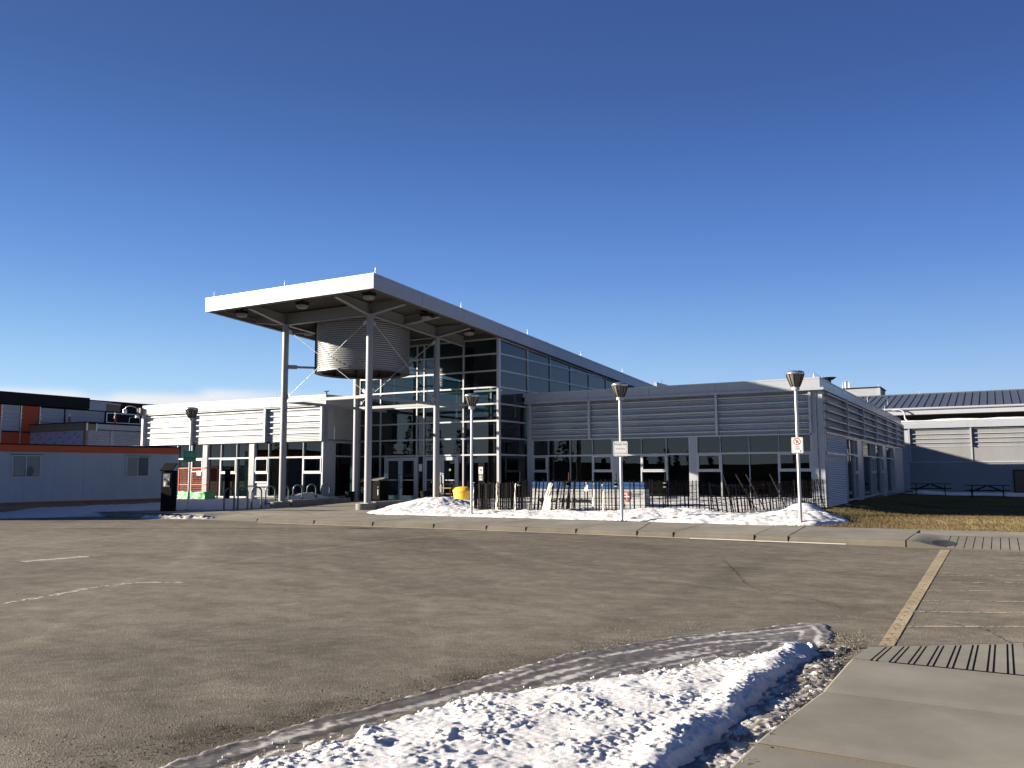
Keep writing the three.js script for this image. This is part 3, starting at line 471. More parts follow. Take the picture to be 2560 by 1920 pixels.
const lightningRod = (parent, x, y, z, h = 0.28) => mesh('lightning_rod', [rod(V(x, y - 0.02, z), V(x, y + h, z), 0.012, 0.006, 6), bx(x - 0.03, x + 0.03, y - 0.02, y + 0.015, z - 0.03, z + 0.03)], mat.galv, parent);

// ---------------------------------------------------------------- entrance hall with its canopy
{
  const S = 0.0565, Z0 = -23.87, top = (z) => 8.87 + S * (z - Z0), bot = (z) => top(z) - 0.565;
  const hall = thing('entrance_hall', 'tall glass entrance hall with sloping flat roof and columned canopy', 'building');
  const shear = (g) => { const p = g.attributes.position; for (let i = 0; i < p.count; i++) p.setY(i, p.getY(i) + S * (p.getZ(i) - Z0)); g.computeVertexNormals(); return g; };
  const XL = -28.42, XR = -19.5, ZB = -68;
  // roof edge
  const fz = [-23.87]; for (let z = -26.9; z > ZB; z -= 2.985) fz.push(z); fz.push(ZB);
  const edge = (x0, x1) => { for (let i = 0; i + 1 < fz.length; i++) mesh('fascia_panel', shear(bx(x0, x1, 8.305, 8.812, fz[i + 1] + 0.007, fz[i] - 0.007)), mat.fascia, hall); };
  edge(XR - 0.06, XR); edge(XL, XL + 0.06);
  for (const [a, b] of [[XL + 0.002, -25.45], [-25.44, -22.9], [-22.89, XR - 0.002]]) mesh('fascia_panel', bx(a, b, 8.305, 8.812, Z0 - 0.05, Z0 + 0.012), mat.fascia, hall);
  mesh('cap_flashing', [shear(bx(XR - 0.2, XR + 0.016, 8.815, 8.875, ZB, Z0 - 0.1)), shear(bx(XL - 0.016, XL + 0.2, 8.815, 8.875, ZB, Z0 - 0.1)), bx(XL - 0.016, XR + 0.016, 8.815, 8.875, Z0 - 0.098, Z0 + 0.028)], mat.alum, hall);
  mesh('roof', shear(bx(XL + 0.07, XR - 0.07, 8.62, 8.78, ZB + 0.02, Z0 - 0.06)), mat.membrane, hall);
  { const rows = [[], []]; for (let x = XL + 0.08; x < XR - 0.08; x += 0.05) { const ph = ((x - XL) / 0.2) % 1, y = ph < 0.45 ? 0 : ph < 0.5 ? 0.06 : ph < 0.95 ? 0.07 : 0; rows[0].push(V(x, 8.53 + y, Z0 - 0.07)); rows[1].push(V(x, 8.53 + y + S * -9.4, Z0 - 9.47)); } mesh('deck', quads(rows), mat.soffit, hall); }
  // perimeter lip closing the underside
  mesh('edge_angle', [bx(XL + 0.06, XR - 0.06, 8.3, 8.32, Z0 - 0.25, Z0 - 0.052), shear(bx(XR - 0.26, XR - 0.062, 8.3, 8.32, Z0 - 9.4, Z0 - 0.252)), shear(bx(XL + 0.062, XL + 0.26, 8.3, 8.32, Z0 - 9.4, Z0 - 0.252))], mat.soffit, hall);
  // columns
  const CX = [-26.22, -21.63], CZ = [-26.27, -30.95];
  for (const z of CZ) for (const x of CX) {
    const front = z > -28, y0 = front ? 0.4 : 0.27, yt = bot(z) - 0.27;
    const c = mesh('column', [rod(V(x, y0, z), V(x, yt, z), 0.137, 0.137, 28)], mat.steel, hall);
    mesh('base_plate', bx(x - 0.2, x + 0.2, y0 - 0.01, y0 + 0.02, z - 0.2, z + 0.2), mat.galv, c);
    mesh('cap_plate', [bx(x - 0.17, x + 0.17, yt, yt + 0.03, z - 0.17, z + 0.17), bx(x - 0.012, x + 0.012, yt + 0.03, yt + 0.44, z - 0.1, z + 0.1)], mat.steel, c);
  }
  const soffitY = (z) => bot(z) + 0.215;
  const beamX = (z, x0, x1, h = 0.46) => { const t = soffitY(z) - 0.02, b = t - h; return [bx(x0, x1, b, t, z - 0.01, z + 0.01), bx(x0, x1, b - 0.02, b, z - 0.1, z + 0.1), bx(x0, x1, t - 0.02, t, z - 0.1, z - 0.011), bx(x0, x1, t - 0.02, t, z + 0.011, z + 0.1)]; };
  const taperX = (z, x0, x1, h = 0.46) => { const t = soffitY(z) - 0.02; const p = prism([[x0, t - h], [x1, t - 0.2], [x1, t], [x0, t]], 'z', z - 0.01, z + 0.01); return [p, bar(V(x0, t - h - 0.01, z), V(x1, t - 0.21, z), 0.2, 0.02)]; };
  const beamZ = (x, z0, z1, h = 0.46) => { const q = shear(bx(x - 0.01, x + 0.01, 8.5 - h, 8.5, z1, z0)); const f = shear(bx(x - 0.1, x + 0.1, 8.48 - h, 8.5 - h, z1, z0)); return [q, f]; };
  for (const z of CZ) { mesh('beam', beamX(z, CX[0] + 0.03, CX[1] - 0.03), mat.steel, hall); mesh('cantilever', taperX(z, CX[0] - 0.03, CX[0] - 1.75), mat.steel, hall); mesh('cantilever', taperX(z, CX[1] + 0.03, CX[1] + 1.75), mat.steel, hall); }
  { const z = -28.61; mesh('cantilever', taperX(z, CX[1] + 0.03, CX[1] + 1.75, 0.36), mat.steel, hall); mesh('cantilever', taperX(z, CX[0] - 0.03, CX[0] - 1.75, 0.36), mat.steel, hall); }
  for (const x of CX) {
    mesh('beam', beamZ(x, CZ[0] - 0.13, CZ[1] + 0.13), mat.steel, hall);
    mesh('beam', beamZ(x, CZ[1] - 0.13, -33.15), mat.steel, hall);
    const t = soffitY(CZ[0]) - 0.02, z0 = CZ[0] + 0.13, z1 = Z0 - 0.35, t1 = soffitY(z1) - 0.02;
    mesh('cantilever', [prism([[z0, t - 0.46], [z0, t], [z1, t1], [z1, t1 - 0.2]], 'x', x - 0.01, x + 0.01), bar(V(x, t - 0.47, z0), V(x, t1 - 0.21, z1), 0.2, 0.02)], mat.steel, hall);
  }
  // ring of struts half way up, back to the wall, and crossed rods in every side of the tower
  const y4 = 4.62, hss = (a, b, w = 0.13, h = 0.13) => mesh('strut', bar(a, b, w, h), mat.steel, hall);
  const r0 = 0.137;
  hss(V(CX[0] + r0, y4, CZ[0]), V(CX[1] - r0, y4, CZ[0]), 0.09, 0.12); hss(V(CX[0] + r0, y4, CZ[1]), V(CX[1] - r0, y4, CZ[1]), 0.09, 0.12);
  for (const x of CX) { hss(V(x, y4, CZ[0] - r0), V(x, y4, CZ[1] + r0), 0.09, 0.12); hss(V(x, y4, CZ[1] - r0), V(x, y4, -33.18), 0.09, 0.12); }
  const corner = (i, j, y, dx, dz) => V(CX[i] + dx, y, CZ[j] + dz);
  const X = (a, b, c, d) => { for (const [p, q] of [[a, d], [b, c]]) { const dir = q.clone().sub(p).normalize(); const g = (o, s) => bar(o, o.clone().addScaledVector(dir, 0.2 * s), 0.03, 0.13); const br = mesh('brace_rod', rod(p, q, 0.012, 0.012, 8), mat.alum, hall); mesh('gusset', g(p, 1), mat.alum, br); mesh('gusset', g(q, -1), mat.alum, br); } };
  for (const j of [0, 1]) X(corner(0, j, 4.78, 0.16, 0), corner(1, j, 4.78, -0.16, 0), corner(0, j, 7.66 - 0.25 * j, 0.16, 0), corner(1, j, 7.66 - 0.25 * j, -0.16, 0));
  for (const i of [1]) X(corner(i, 0, 4.78, 0, -0.16), corner(i, 1, 4.78, 0, 0.16), corner(i, 0, 7.66, 0, -0.16), corner(i, 1, 7.42, 0, 0.16));
  // corrugated drum hung between the columns
  const DC = V(-23.93, 0, -28.61), R = 2.03, dy0 = 5.87, dy1 = 8.17;
  { const pts = [], n = Math.round((dy1 - dy0 - 0.1) / 0.09) * 6; pts.push(new THREE.Vector2(R + 0.014, dy0), new THREE.Vector2(R + 0.014, dy0 + 0.05)); for (let i = 0; i <= n; i++) { const y = dy0 + 0.06 + ((dy1 - dy0 - 0.06) * i) / n; pts.push(new THREE.Vector2(R + 0.012 * Math.sin((y / 0.09) * 2 * Math.PI), y)); }
    const d = mesh('drum', new THREE.LatheGeometry(pts, 96).translate(DC.x, 0, DC.z), mat.drum, hall, 'corrugated metal drum hung under the canopy');
    const ring = new THREE.LatheGeometry([new THREE.Vector2(R - 0.3, dy0 + 0.05), new THREE.Vector2(R - 0.3, dy0), new THREE.Vector2(R - 0.01, dy0), new THREE.Vector2(R - 0.01, dy0 + 0.05)], 24).translate(DC.x, 0, DC.z);
    mesh('ring_flange', ring, mat.soffit, d);
    for (let k = 0; k < 12; k++) { const a = (k / 12) * 2 * Math.PI + 0.2, cx = DC.x + Math.cos(a) * (R - 0.1), cz = DC.z + Math.sin(a) * (R - 0.1); mesh('stiffener', bx(cx - 0.04, cx + 0.04, dy0 + 0.051, dy1, cz - 0.04, cz + 0.04), mat.soffit, d); }
    const a = Math.atan2(-DC.z - 0, -DC.x) + 1.35, sx = DC.x + Math.cos(a) * (R + 0.02), sz = DC.z + Math.sin(a) * (R + 0.02); // bolted seam on the left
    const bolts = []; for (let y = dy0 + 0.08; y < dy1; y += 0.09) bolts.push(new THREE.SphereGeometry(0.02, 6, 4).translate(sx, y, sz)); bolts.push(bx(sx - 0.03, sx + 0.03, dy0, dy1 - 0.02, sz - 0.012, sz + 0.012)); mesh('bolted_seam', bolts, mat.dark, d); }
  for (const z of [CZ[0], CZ[1]]) for (const x of CX) { const c = V(x, 6.1, z), d = V(DC.x - x, 0, DC.z - z), L = d.length(); d.normalize(); const a = c.clone().addScaledVector(d, 0.12), b = c.clone().addScaledVector(d, L - R - 0.0); mesh('strut', [rod(a, b, 0.05, 0.05, 12), bar(a, a.clone().addScaledVector(d, 0.38), 0.16, 0.16)], mat.steel, hall); }
  // round lamps under the deck
  for (const [x, z] of [[-27.25, -24.75], [-23.8, -24.7], [-20.4, -24.7], [-27.3, -28.75], [-20.4, -28.4], [-20.4, -31.7]]) { const y = bot(z) - 0.05; const l = sub('ceiling_light', hall); mesh('housing', [new THREE.CylinderGeometry(0.27, 0.25, 0.12, 24).translate(x, y + 0.1, z), rod(V(x, y + 0.15, z), V(x, y + 0.3, z), 0.06, 0.06, 8)], mat.dark, l); const dome = new THREE.LatheGeometry([[0, -0.1], [0.09, -0.098], [0.17, -0.08], [0.23, -0.03], [0.245, 0.03]].map((p) => new THREE.Vector2(p[0], p[1])), 24).translate(x, y, z); mesh('lens', dome, M([0.16, 0.16, 0.15], 0.5), l); }
  for (const z of [-24.0, -29.74, -35.6, -41.6, -47.5, -53.4]) lightningRod(hall, XR - 0.05, top(z), z);
  for (const x of [-28.04, -24.03]) lightningRod(hall, x, 8.87, -23.95);
  mesh('conductor_cable', new THREE.TubeGeometry(new THREE.CatmullRomCurve3([V(-19.56, top(-37.4), -37.4), V(-19.7, top(-38) + 0.12, -38), V(-19.9, top(-38.6) + 0.16, -38.6), V(-19.6, top(-39.5) + 0.02, -39.5)]), 16, 0.012, 5), mat.galv, hall);
  mesh('roof_hatch', [shear(bx(-22.1, -19.95, 8.8, 8.985, -26.6, -24.75))], mat.charcoal, hall);
  // unseen block added far back on the roof to shadow the far wing
  mesh('roof_shadow_block', bx(-27, XR, 6.3, 7.78, -67.3, -62.4), mat.clad, hall);
  // front curtain wall
  const hallGlass = P([0.13, 0.185, 0.195], 0.0, { transmission: 1, thickness: 0, ior: 1.75, specularIntensity: 0.8 }), F = Tz(-33.25), TR = [2.4, 3.16, 3.95, 4.73, 5.5, 6.27, 7.05], MU = [-27.93, -26.6, -24.37, -23.95, -21.69];
  const yTop = 7.76, left = -28.3, right = -19.77;
  mesh('head_beam', [bx(left, right + 0.02, yTop + 0.03, yTop + 0.26, -33.4, -33.12)], mat.soffit, hall);
  const cw = sub('curtain_wall', hall);
  for (const y of [...TR, yTop]) mesh('transom', F.box(left + 0.05, right - 0.05, y - 0.035, y + 0.035, -0.1, 0.06), mat.alum, cw);
  for (const u of MU) mesh('mullion', F.box(u - 0.03, u + 0.03, u === -23.95 || u === -24.37 ? 2.43 : 2.36, yTop, -0.1, 0.052), mat.alum, cw);
  for (const u of [-27.93, -26.6, -21.69]) mesh('mullion', F.box(u - 0.03, u + 0.03, 0.28, 2.36, -0.1, 0.052), mat.alum, cw);
  mesh('corner_mullion', bx(right - 0.08, right + 0.04, 0.28, 7.78, -33.36, -33.18), mat.alum, cw);
  mesh('corner_mullion', bx(left - 0.05, left + 0.05, 0.28, 7.78, -33.36, -33.18), mat.alum, cw);
  const U = [left, ...MU, right];
  const VV = [...TR, yTop];
  for (let i = 0; i + 1 < U.length; i++) for (let j = 0; j + 1 < VV.length; j++) mesh('pane', paneGeo(F, U[i] + 0.03, U[i + 1] - 0.03, VV[j] + 0.03, VV[j + 1] - 0.03, -0.02), hallGlass, cw);
  for (const [a, b] of [[left, -27.93], [-27.93, -26.6], [-26.6, -26.33], [-24.3, -23.97], [-22.0, -21.69], [-21.69, right]]) { mesh('pane', paneGeo(F, a + 0.03, b - 0.03, 0.34, 2.37, -0.02), hallGlass, cw); mesh('sill_rail', F.box(a + 0.03, b - 0.03, 0.28, 0.34, -0.06, 0.05), mat.alum, cw); }
  // doors
  const door = (u0, u1, hinge, label, kick) => {
    const d = sub('door', hall); if (label) d.userData.label = label; const k = 0.11;
    mesh('door_frame', [F.box(u0, u0 + k, 0.3, 2.33, -0.05, 0.03), F.box(u1 - k, u1, 0.3, 2.33, -0.05, 0.03), F.box(u0 + k, u1 - k, 2.17, 2.33, -0.05, 0.028), F.box(u0 + k, u1 - k, 0.3, 0.5, -0.05, 0.028), F.box(u0 + k, u1 - k, 1.22, 1.26, -0.05, -0.01)], mat.alum, d);
    mesh('pane', paneGeo(F, u0 + k, u1 - k, 0.5, 2.17, -0.02), hallGlass, d);
    if (kick) mesh('kick_plate', F.box(u0 + k, u1 - k, 0.31, 0.49, 0.03, 0.036), mat.kick, d);
    const hu = hinge > 0 ? u1 - 0.055 : u0 + 0.055; mesh('door_handle', new THREE.TubeGeometry(new THREE.CatmullRomCurve3([V(hu, 1.5, -33.22), V(hu, 1.49, -33.13), V(hu, 1.44, -33.12), V(hu, 1.14, -33.12), V(hu, 1.09, -33.13), V(hu, 1.08, -33.22)]), 20, 0.014, 6), mat.dark, d);
  };
  door(-26.2, -25.36, 1, 'left leaf of the double door with a green kick plate', true); door(-25.34, -24.42, -1);
  door(-23.9, -23.02, 1); door(-22.9, -22.06, -1);
  mesh('door_jamb', [F.box(-26.32, -26.21, 0.28, 2.365, -0.08, 0.045), F.box(-24.41, -24.3, 0.28, 2.365, -0.08, 0.045), F.box(-23.98, -23.91, 0.28, 2.365, -0.08, 0.045), F.box(-23.01, -22.91, 0.28, 2.365, -0.08, 0.045), F.box(-22.05, -21.99, 0.28, 2.365, -0.08, 0.045)], mat.alum, hall);
  // right-hand glazing: steps back along the wing and rises over its roof
  const G = Tx(right), MZ = [-35.98, -38.38, -40.76, -43.13, -45.49, -47.89, -50.3, -52.7], yz = (z) => bot(z) - 0.03;
  const gw = sub('curtain_wall', hall);
  for (const y of [2.4, 3.16, 3.95, 4.73]) mesh('transom', G.box(-35.85, -33.37, y - 0.035, y + 0.035, -0.1, 0.03), mat.alum, gw);
  const zAt = (y) => Math.max(-54, Z0 + (y + 0.03 + 0.565 - 8.87) / S);
  for (const y of [5.5, 6.27, 7.05]) mesh('transom', G.box(zAt(y), -33.37, y - 0.035, y + 0.035, -0.1, 0.03), mat.alum, gw);
  mesh('head_rail', shear(bx(right - 0.1, right + 0.035, 8.235, 8.3, -54, -33.37)), mat.alum, gw);
  for (const z of MZ) mesh('mullion', G.box(z - 0.03, z + 0.03, z > -36.2 ? 0.28 : 5.0, yz(z) - 0.03, -0.1, 0.034), mat.alum, gw);
  const ZZ = [-33.33, ...MZ];
  for (let i = 0; i + 1 < ZZ.length; i++) { const a = ZZ[i] - 0.03, b = ZZ[i + 1] + 0.03, rows = i === 0 ? [0.34, 2.4, 3.16, 3.95, 4.73, 5.5, 6.27, 7.05] : [5.0, 5.5, 6.27, 7.05];
    for (let j = 0; j < rows.length; j++) { const y0 = rows[j] + 0.03, last = j === rows.length - 1, h = (z) => Math.min(yz(z) - 0.03, last ? 99 : rows[j + 1] - 0.03), pa = h(a), pb = h(b); if (pa <= y0 + 0.02) continue; const pts = pb > y0 ? [[a, y0], [b, y0], [b, pb], [a, pa]] : [[a, y0], [zAt(y0 + 0.06), y0], [a, pa]]; mesh('pane', quads(pts.length === 4 ? [[V(right - 0.02, pts[0][1], a), V(right - 0.02, pts[1][1], b)], [V(right - 0.02, pa, a), V(right - 0.02, pb, b)]] : [[V(right - 0.02, y0, a), V(right - 0.02, y0, pts[1][0])], [V(right - 0.02, pa, a), V(right - 0.02, y0 + 0.001, pts[1][0])]]), hallGlass, gw); } }
  mesh('sill_rail', G.box(-35.95, -33.37, 0.28, 0.34, -0.06, 0.03), mat.alum, gw);
  mesh('side_wall', [bx(right - 0.2, right - 0.06, 0.1, 5.0, -68, -36.02), bx(right - 0.2, right - 0.02, 5.0, 7.6, -68, -54.05), bx(left + 0.02, left + 0.2, 0.1, 5.2, -68, -33.4), bx(left + 0.02, left + 0.2, 5.2, 7.4, -68, -46)], mat.fascia, hall);
  const GL = Tx(left); mesh('window_frame', [5.5, 6.27, 7.05].map((y) => GL.box(-46, -33.37, y - 0.03, y + 0.03, -0.02, 0.08)).concat([-36.5, -39.7, -42.9].map((z) => GL.box(z - 0.03, z + 0.03, 5.2, yz(z) - 0.02, -0.02, 0.082))), mat.alum, hall);
  mesh('pane', paneGeo(GL, -46, -33.36, 5.2, 7.05, 0.02), hallGlass, hall);
  // what shows through the glass
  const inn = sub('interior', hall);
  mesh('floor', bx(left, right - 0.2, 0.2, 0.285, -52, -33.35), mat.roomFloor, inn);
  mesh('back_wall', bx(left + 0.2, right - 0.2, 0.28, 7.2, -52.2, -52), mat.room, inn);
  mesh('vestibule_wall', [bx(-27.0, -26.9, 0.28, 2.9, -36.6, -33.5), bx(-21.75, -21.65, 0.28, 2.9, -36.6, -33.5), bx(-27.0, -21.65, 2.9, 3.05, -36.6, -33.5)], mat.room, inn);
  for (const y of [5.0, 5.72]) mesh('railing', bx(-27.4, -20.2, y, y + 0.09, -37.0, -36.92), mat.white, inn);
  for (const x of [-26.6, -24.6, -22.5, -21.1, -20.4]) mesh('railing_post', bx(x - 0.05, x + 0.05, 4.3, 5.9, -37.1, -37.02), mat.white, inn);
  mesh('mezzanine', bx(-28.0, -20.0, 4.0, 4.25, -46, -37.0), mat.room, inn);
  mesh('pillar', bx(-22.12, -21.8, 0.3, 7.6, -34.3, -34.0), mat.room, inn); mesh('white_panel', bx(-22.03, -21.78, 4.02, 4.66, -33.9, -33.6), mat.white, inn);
  { const pz = -35.1, px = -20.75; mesh('pendant_lamp', [rod(V(px, 3.85, pz), V(px, 7.6, pz), 0.015, 0.015, 6), new THREE.LatheGeometry([[0.03, 0.42], [0.06, 0.3], [0.2, 0.12], [0.3, 0]].map((p) => new THREE.Vector2(p[0], p[1])), 20).translate(px, 3.6, pz)], mat.alum, inn); }
  // footing of each front column and the low kerb walls behind
  settle(hall, -23.96, 0.28, -33.25);
  for (const [x, side] of [[-26.22, 'left'], [-21.63, 'right']]) {
    const f = thing('column_footing', side === 'left' ? 'rounded concrete footing under the column beside the bike racks' : 'rounded concrete footing under the column nearest the grit bin', 'footing');
    const s = new THREE.Shape(), w = 0.23, l = 0.24; s.moveTo(-w, -l); s.lineTo(-w, l); s.absarc(0, l, w, Math.PI, 0, true); s.lineTo(w, -l); s.absarc(0, -l, w, 0, -Math.PI, true);
    const g = new THREE.ExtrudeGeometry(s, { depth: 0.3, bevelEnabled: true, bevelSize: 0.02, bevelThickness: 0.02, bevelSegments: 2, curveSegments: 14 }).rotateX(-Math.PI / 2).translate(x + 0.02, 0.09, -26.17);
    mesh('concrete_base', boxUV(flat(g)), mat.cast, f); settle(f, x, 0.14, -26.2);
    const k = thing('kerb_wall', side === 'left' ? 'low concrete kerb wall running back from the left column footing' : 'low concrete kerb wall running back from the right column footing', 'wall');
    const x0 = side === 'left' ? x - 0.12 : x - 0.1; mesh('wall_section', rbx(x0, x0 + 0.28, 0.1, 0.46, -30.6, -26.72, 0.02), mat.cast, k); if (side === 'left') mesh('wall_section', rbx(x - 0.85, x - 0.25, 0.1, 0.36, -26.4, -26.0, 0.02), mat.cast, k); settle(k, x, 0.14, -28.7);
  }
}

// ---------------------------------------------------------------- left wing, sunlit
{
  const w = thing('building_wing', 'sunlit silver wing with louver bands behind the office trailer', 'building'), z = -30.6, T = Tz(z), x0 = -41.05, x1 = -27.65, xb = -47;
  fasciaRun(w, T, [x0, -38.2, -34.9, -31.2, x1], 4.84, 5.32, 0.18);
  const xw = -27.9, R = Tx(xw); fasciaRun(w, Tx(x1), [-33.2, z + 0.1], 4.84, 5.32, 0.03); mesh('soffit', bx(xw, x1, 4.8, 4.838, -33.2, z + 0.1), mat.fascia, w);
  mesh('drip_rail', T.box(x0, x1, 4.79, 4.835, 0.0, 0.13), mat.alum, w);
  mesh('siding', corr(T, x0, x1, 3.12, 4.8), mat.clad, w);
  const bays = [x0 + 0.05, -37.05, -31.66, -27.93];
  for (let i = 0; i < 3; i++) blades(w, T, bays[i] + 0.06, bays[i + 1] - 0.06, LY.slice(0, 5).map((y) => y - 0.03), 0.05);
  bays.forEach((u, i) => post(w, T, u, 3.12, 4.8, 0.2, i ? 0.05 : 0.07));
  mesh('lintel', T.box(x0, -27.9, 3.06, 3.135, -0.15, 0.06), mat.charcoal, w);
  for (const [a, b] of [[-36.17, -35.84], [-32.77, -32.43]]) mesh('pillar', T.box(a, b, 0.2, 3.06, -0.1, 0.09), mat.fascia, w);
  mesh('pillar', R.box(z - 0.32, z - 0.11, 0.2, 4.8, -0.3, 0.012), mat.fascia, w); mesh('pillar', R.box(z - 0.72, z - 0.33, 0.2, 4.8, -0.3, 0.004), mat.fascia, w);
  glazing(w, T, { hor: [[2.36, x0, -36.17], [0.42, x0, -36.17]], ver: [[-37.09, 0.42, 3.06], [-36.19, 0.42, 3.06], [-38.2, 0.4, 3.06], [-39.6, 0.4, 3.06]], panes: [[x0, -37.1, 0.45, 2.34], [-37.08, -36.2, 0.45, 1.62], [x0, -37.1, 2.4, 3.05], [-37.08, -36.2, 2.4, 3.05]], sashes: [[-37.05, -36.22, 1.66, 2.32]] });
  glazing(w, T, { hor: [[2.36, -35.84, -32.77], [0.4, -35.84, -32.77], [1.6, -34.88, -33.72]], ver: [[-35.82, 0.4, 3.06], [-34.89, 0.4, 2.36], [-33.71, 0.4, 2.36], [-32.79, 0.4, 3.06], [-34.85, 2.4, 3.06, 0.012], [-33.71, 2.4, 3.06, 0.012]], panes: [[-35.8, -34.9, 0.45, 2.34], [-33.7, -32.8, 0.45, 2.34], [-34.87, -33.73, 0.45, 1.58], [-35.8, -34.86, 2.4, 3.05], [-34.84, -33.72, 2.4, 3.05], [-33.7, -32.8, 2.4, 3.05]], sashes: [[-34.86, -33.74, 1.64, 2.33]] });
  glazing(w, T, { hor: [[2.36, -32.43, -27.92], [0.44, -32.43, -27.92], [1.6, -32.4, -31.5], [1.15, -32.4, -31.5], [1.6, -29.15, -27.95]], ver: [[-32.41, 0.4, 3.06], [-31.48, 0.4, 2.36], [-30.36, 0.4, 3.06, 0.02], [-29.17, 0.4, 2.36], [-27.94, 0.4, 3.12, 0.045], [-31.46, 2.4, 3.06, 0.012], [-29.17, 2.4, 3.06, 0.012]], panes: [[-31.46, -30.38, 0.48, 2.33], [-30.34, -29.19, 0.48, 2.33], [-29.15, -27.98, 0.48, 1.57], [-32.4, -31.5, 1.18, 1.57], [-32.39, -31.47, 2.4, 3.05], [-31.45, -30.38, 2.4, 3.05], [-30.34, -29.18, 2.4, 3.05], [-29.16, -27.98, 2.4, 3.05]], sashes: [[-32.38, -31.51, 1.64, 2.33], [-29.14, -27.99, 1.64, 2.33]], solid: [[-32.39, -31.5, 0.45, 1.12]] });
  // return wall towards the doors
  mesh('siding', corr(R, -33.2, z - 0.73, 3.1, 4.8, 0.0), mat.clad, w); mesh('pillar', R.box(-33.2, -32.7, 0.2, 3.1, -0.12, 0.0), mat.fascia, w);
  glazing(w, R, { hor: [[3.07, -32.7, -31.33], [2.4, -32.7, -31.33], [0.45, -32.7, -31.33]], ver: [[-31.35, 0.45, 3.05], [-32.68, 0.45, 3.05]], panes: [[-32.65, -31.38, 0.48, 2.37], [-32.65, -31.38, 2.43, 3.04]] });
  mesh('foundation', [bx(xb, xw - 0.01, 0, 0.38, z - 0.3, z - 0.02), bx(xw - 0.3, xw + 0.03, 0, 0.42, -33.2, z - 0.02)], mat.cast, w);
  mesh('side_wall', [bx(x0 - 0.05, x0 + 0.1, 0.1, 5.28, -45, z - 0.01), bx(x0, x1 - 0.3, 3.1, 4.85, z - 0.3, z - 0.16)], mat.clad, w);
  mesh('roof', bx(x0, x1 - 0.1, 4.86, 5.2, -45, z + 0.05), mat.membrane, w);
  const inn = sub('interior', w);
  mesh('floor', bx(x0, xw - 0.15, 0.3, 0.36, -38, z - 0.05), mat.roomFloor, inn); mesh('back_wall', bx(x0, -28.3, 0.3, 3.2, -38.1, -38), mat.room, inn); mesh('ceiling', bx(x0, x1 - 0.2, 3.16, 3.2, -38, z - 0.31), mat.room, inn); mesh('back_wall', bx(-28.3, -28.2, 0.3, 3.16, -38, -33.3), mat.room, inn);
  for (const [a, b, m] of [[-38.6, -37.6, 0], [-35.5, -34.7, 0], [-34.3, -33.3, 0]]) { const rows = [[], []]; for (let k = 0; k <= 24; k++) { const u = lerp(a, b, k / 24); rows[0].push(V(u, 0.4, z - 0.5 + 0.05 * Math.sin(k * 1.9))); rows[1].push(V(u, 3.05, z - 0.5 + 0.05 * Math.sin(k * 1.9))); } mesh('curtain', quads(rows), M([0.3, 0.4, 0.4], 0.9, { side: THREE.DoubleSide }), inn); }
  for (const x of [-40.0, -35.6, -31.0]) lightningRod(w, x, 5.32, z + 0.1, 0.3);
  mesh('roof_vent', [rod(V(-28.6, 5.1, -31.5), V(-28.6, 5.6, -31.5), 0.03), bx(-28.75, -28.45, 5.58, 5.62, -31.52, -31.48)], mat.dark, w);
  settle(w, -34.3, 0.3, z);
  const cam = thing('security_camera', 'grey dome camera on a curved arm at the wing roof corner', 'security camera');
  mesh('bracket', [bx(-41.3, -41.0, 4.92, 5.2, -30.42, -30.25), bx(-41.25, -41.05, 4.78, 4.93, -30.42, -30.28)], M([0.12, 0.12, 0.13], 0.6), cam);
  mesh('arm', new THREE.TubeGeometry(new THREE.CatmullRomCurve3([V(-41.3, 5.2, -30.25), V(-41.5, 5.3, -30.1), V(-41.75, 5.28, -29.95), V(-41.86, 5.14, -29.9)]), 20, 0.025, 8), mat.galv, cam);
  mesh('dome', [new THREE.CylinderGeometry(0.1, 0.12, 0.16, 16).translate(-41.86, 5.06, -29.9), new THREE.SphereGeometry(0.11, 16, 8, 0, 6.3, 1.57, 1.57).translate(-41.86, 4.98, -29.9)], mat.galv, cam); settle(cam, -41.3, 4.8, -30.4);
}

